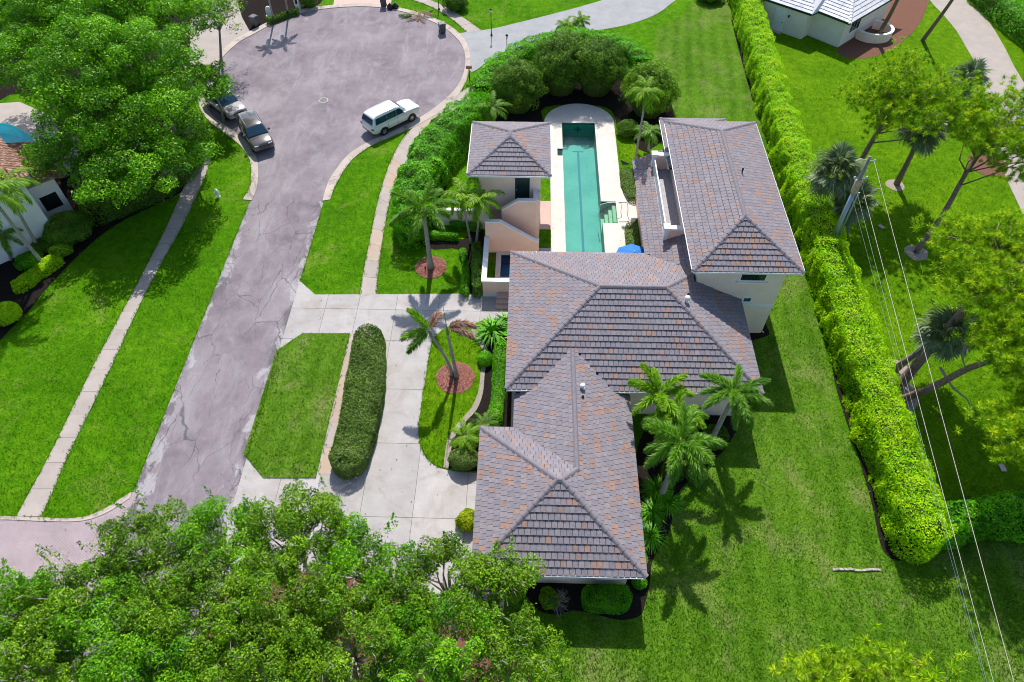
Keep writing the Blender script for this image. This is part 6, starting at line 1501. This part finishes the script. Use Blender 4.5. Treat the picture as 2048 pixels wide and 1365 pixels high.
# ---------------------------------------------------------------- grass blades, litter, mulch chips
def inside(px, py, poly):
    poly = np.array(poly); res = np.zeros(len(px), bool); x0, y0 = poly.min(0); x1, y1 = poly.max(0)
    idx = np.where((px >= x0) & (px <= x1) & (py >= y0) & (py <= y1))[0]
    if len(idx) == 0: return res
    X, Y = px[idx], py[idx]; c = np.zeros(len(idx), bool); n = len(poly)
    for i in range(n):
        ax, ay = poly[i]; bx, by = poly[(i+1) % n]
        if ay == by: continue
        k = (ay > Y) != (by > Y)
        c ^= k & (X < (bx-ax)*(Y-ay)/(by-ay)+ax)
    res[idx] = c
    return res
def classify(px, py):
    """top sheet under each place: its height and whether it is lawn"""
    z = np.full(len(px), -9.0); gr = np.zeros(len(px), bool)
    for zz, poly, isg in COVER:
        k = inside(px, py, poly) & (zz > z)
        z[k] = zz; gr[k] = isg
    return z, gr
def blades(P, size, r, mat, name, up=.9, aspect=.3, tint=None):
    n = len(P); az = r.random(n)*6.283; e = .35+up*r.random(n); L = size*(.6+.8*r.random(n))
    d = np.stack([np.cos(az)*np.cos(e), np.sin(az)*np.cos(e), np.sin(e)], 1); s_ = np.stack([-np.sin(az), np.cos(az), 0*az], 1)*(L*aspect*.5)[:, None]
    tip = P+d*L[:, None]; mid = P+d*(L*.55)[:, None]+np.array([0, 0, .01])
    V = np.stack([P, mid+s_, tip, mid-s_], 1).reshape(-1, 3); F = np.arange(n*4).reshape(n, 4)
    T = np.clip(.45+.2*r.normal(size=n), 0, 1) if tint is None else np.clip(tint+.15*r.normal(size=n), 0, 1)
    return link(name, fast_mesh(name, V, F, [MT[mat]], T))
r = np.random.RandomState(77)
n = 225000                                       # spread evenly over the view, so nearer lawn gets more blades per metre
pxs = r.uniform(-30, 2080, n); pys = r.uniform(-20, 1390, n)
D_ = CR[None, :]*(pxs-1024)[:, None]+CU[None, :]*(682.5-pys)[:, None]+_f[None, :]*FPX; t_ = -CAM_H/D_[:, 2]
gx, gy = D_[:, 0]*t_, D_[:, 1]*t_
z_, gr_ = classify(gx, gy)
boxes = [(-1.8, 5.6, 13.3, 24.1), (-.5, 13.3, 24.1, 34.3), (8.7, 16.2, 30.9, 48), (-3.7, .95, 38.4, 45.9), (-3.1, -.4, 33.8, 38.4)]
keep = gr_.copy()
for x0, x1, y0, y1 in boxes: keep &= ~((gx > x0) & (gx < x1) & (gy > y0) & (gy < y1))
P = np.stack([gx, gy, z_], 1)[keep]
tn = .42+.22*wobble(P[:, 0], P[:, 1], 0*P[:, 0], 1.1, 9)
o = blades(P, .13, r, 'grass_blade', 'grass', tint=tn); tag(o, 'short mown grass blades covering the lawns', 'grass', kind='stuff')
E_ = []                                          # ragged fringe where lawn meets paving
for ed in EDGES+[[(RX0, 17.2), (RX0, 43.2)], [(RX1, 18), (RX1, 43.2)], isl]:
    for a, b_ in zip(ed[:-1], ed[1:]):
        a = np.array(a); b_ = np.array(b_); m = int(np.linalg.norm(b_-a)*34); t = r.random(m)[:, None]
        E_.append(a+(b_-a)*t+r.normal(size=(m, 2))*.035)
E_ = np.concatenate(E_); nx = E_+r.normal(size=E_.shape)*.12; zz, g2 = classify(nx[:, 0], nx[:, 1]); z0, _q = classify(E_[:, 0], E_[:, 1])
E_ = np.concatenate([E_, np.maximum(z0, .01)[:, None]], 1)[g2]
o = blades(E_, .15, r, 'grass_blade', 'grass_fringe', up=.6); tag(o, 'ragged grass growing over the paving edges', 'grass', kind='stuff')
n = 5200; lx = np.r_[r.uniform(-32, -4, n//2), r.uniform(-4, 24, n//4), r.uniform(-24, -14, n//4)]; ly = np.r_[r.uniform(10, 72, n//2), r.uniform(6, 50, n//4), r.uniform(14, 46, n//4)]
zz, _q = classify(lx, ly); k = r.random(len(lx)) < np.where(_q, .35, .30+.25*wobble(lx, ly, 0*lx, .5, 4))
for x0, x1, y0, y1 in boxes: k &= ~((lx > x0-.7) & (lx < x1+.7) & (ly > y0-.7) & (ly < y1+.7))
k &= ~inside(lx, ly, POOL)
P = np.stack([lx, ly, zz+.035], 1)[k]; V, F, T = leaf_arrays(P, np.tile((0, 0, 1.0), (len(P), 1)), .09, r, spread=.25)
o = link('fallen_leaves', fast_mesh('fallen_leaves', V, F, [MT['dead_leaf']], T)); tag(o, 'small dry leaves scattered on road, drive and lawn', 'leaves', kind='stuff')
for (x, y, R_, z) in ((862, 535, 1.12, .032), (911, 757, 1.2, .098)):
    c = g(x, y); n = 1500; a = r.random(n)*6.283; q = np.sqrt(r.random(n))*R_*(1+.05*r.normal(size=n)); P = np.stack([c[0]+q*np.cos(a), c[1]+q*np.sin(a), np.full(n, z+.015)+r.random(n)*.03], 1)
    V, F, T = leaf_arrays(P, np.tile((0, 0, 1.0), (n, 1)), .11, r, aspect=.4, spread=.45); o = link('mulch_chips', fast_mesh('mulch_chips', V, F, [MT['mulch_chip']], T)); tag(o, 'reddish bark chips in the %s' % ('palm circle on the front lawn' if y < 600 else 'twin palm circle of the driveway island'), 'mulch', kind='stuff')
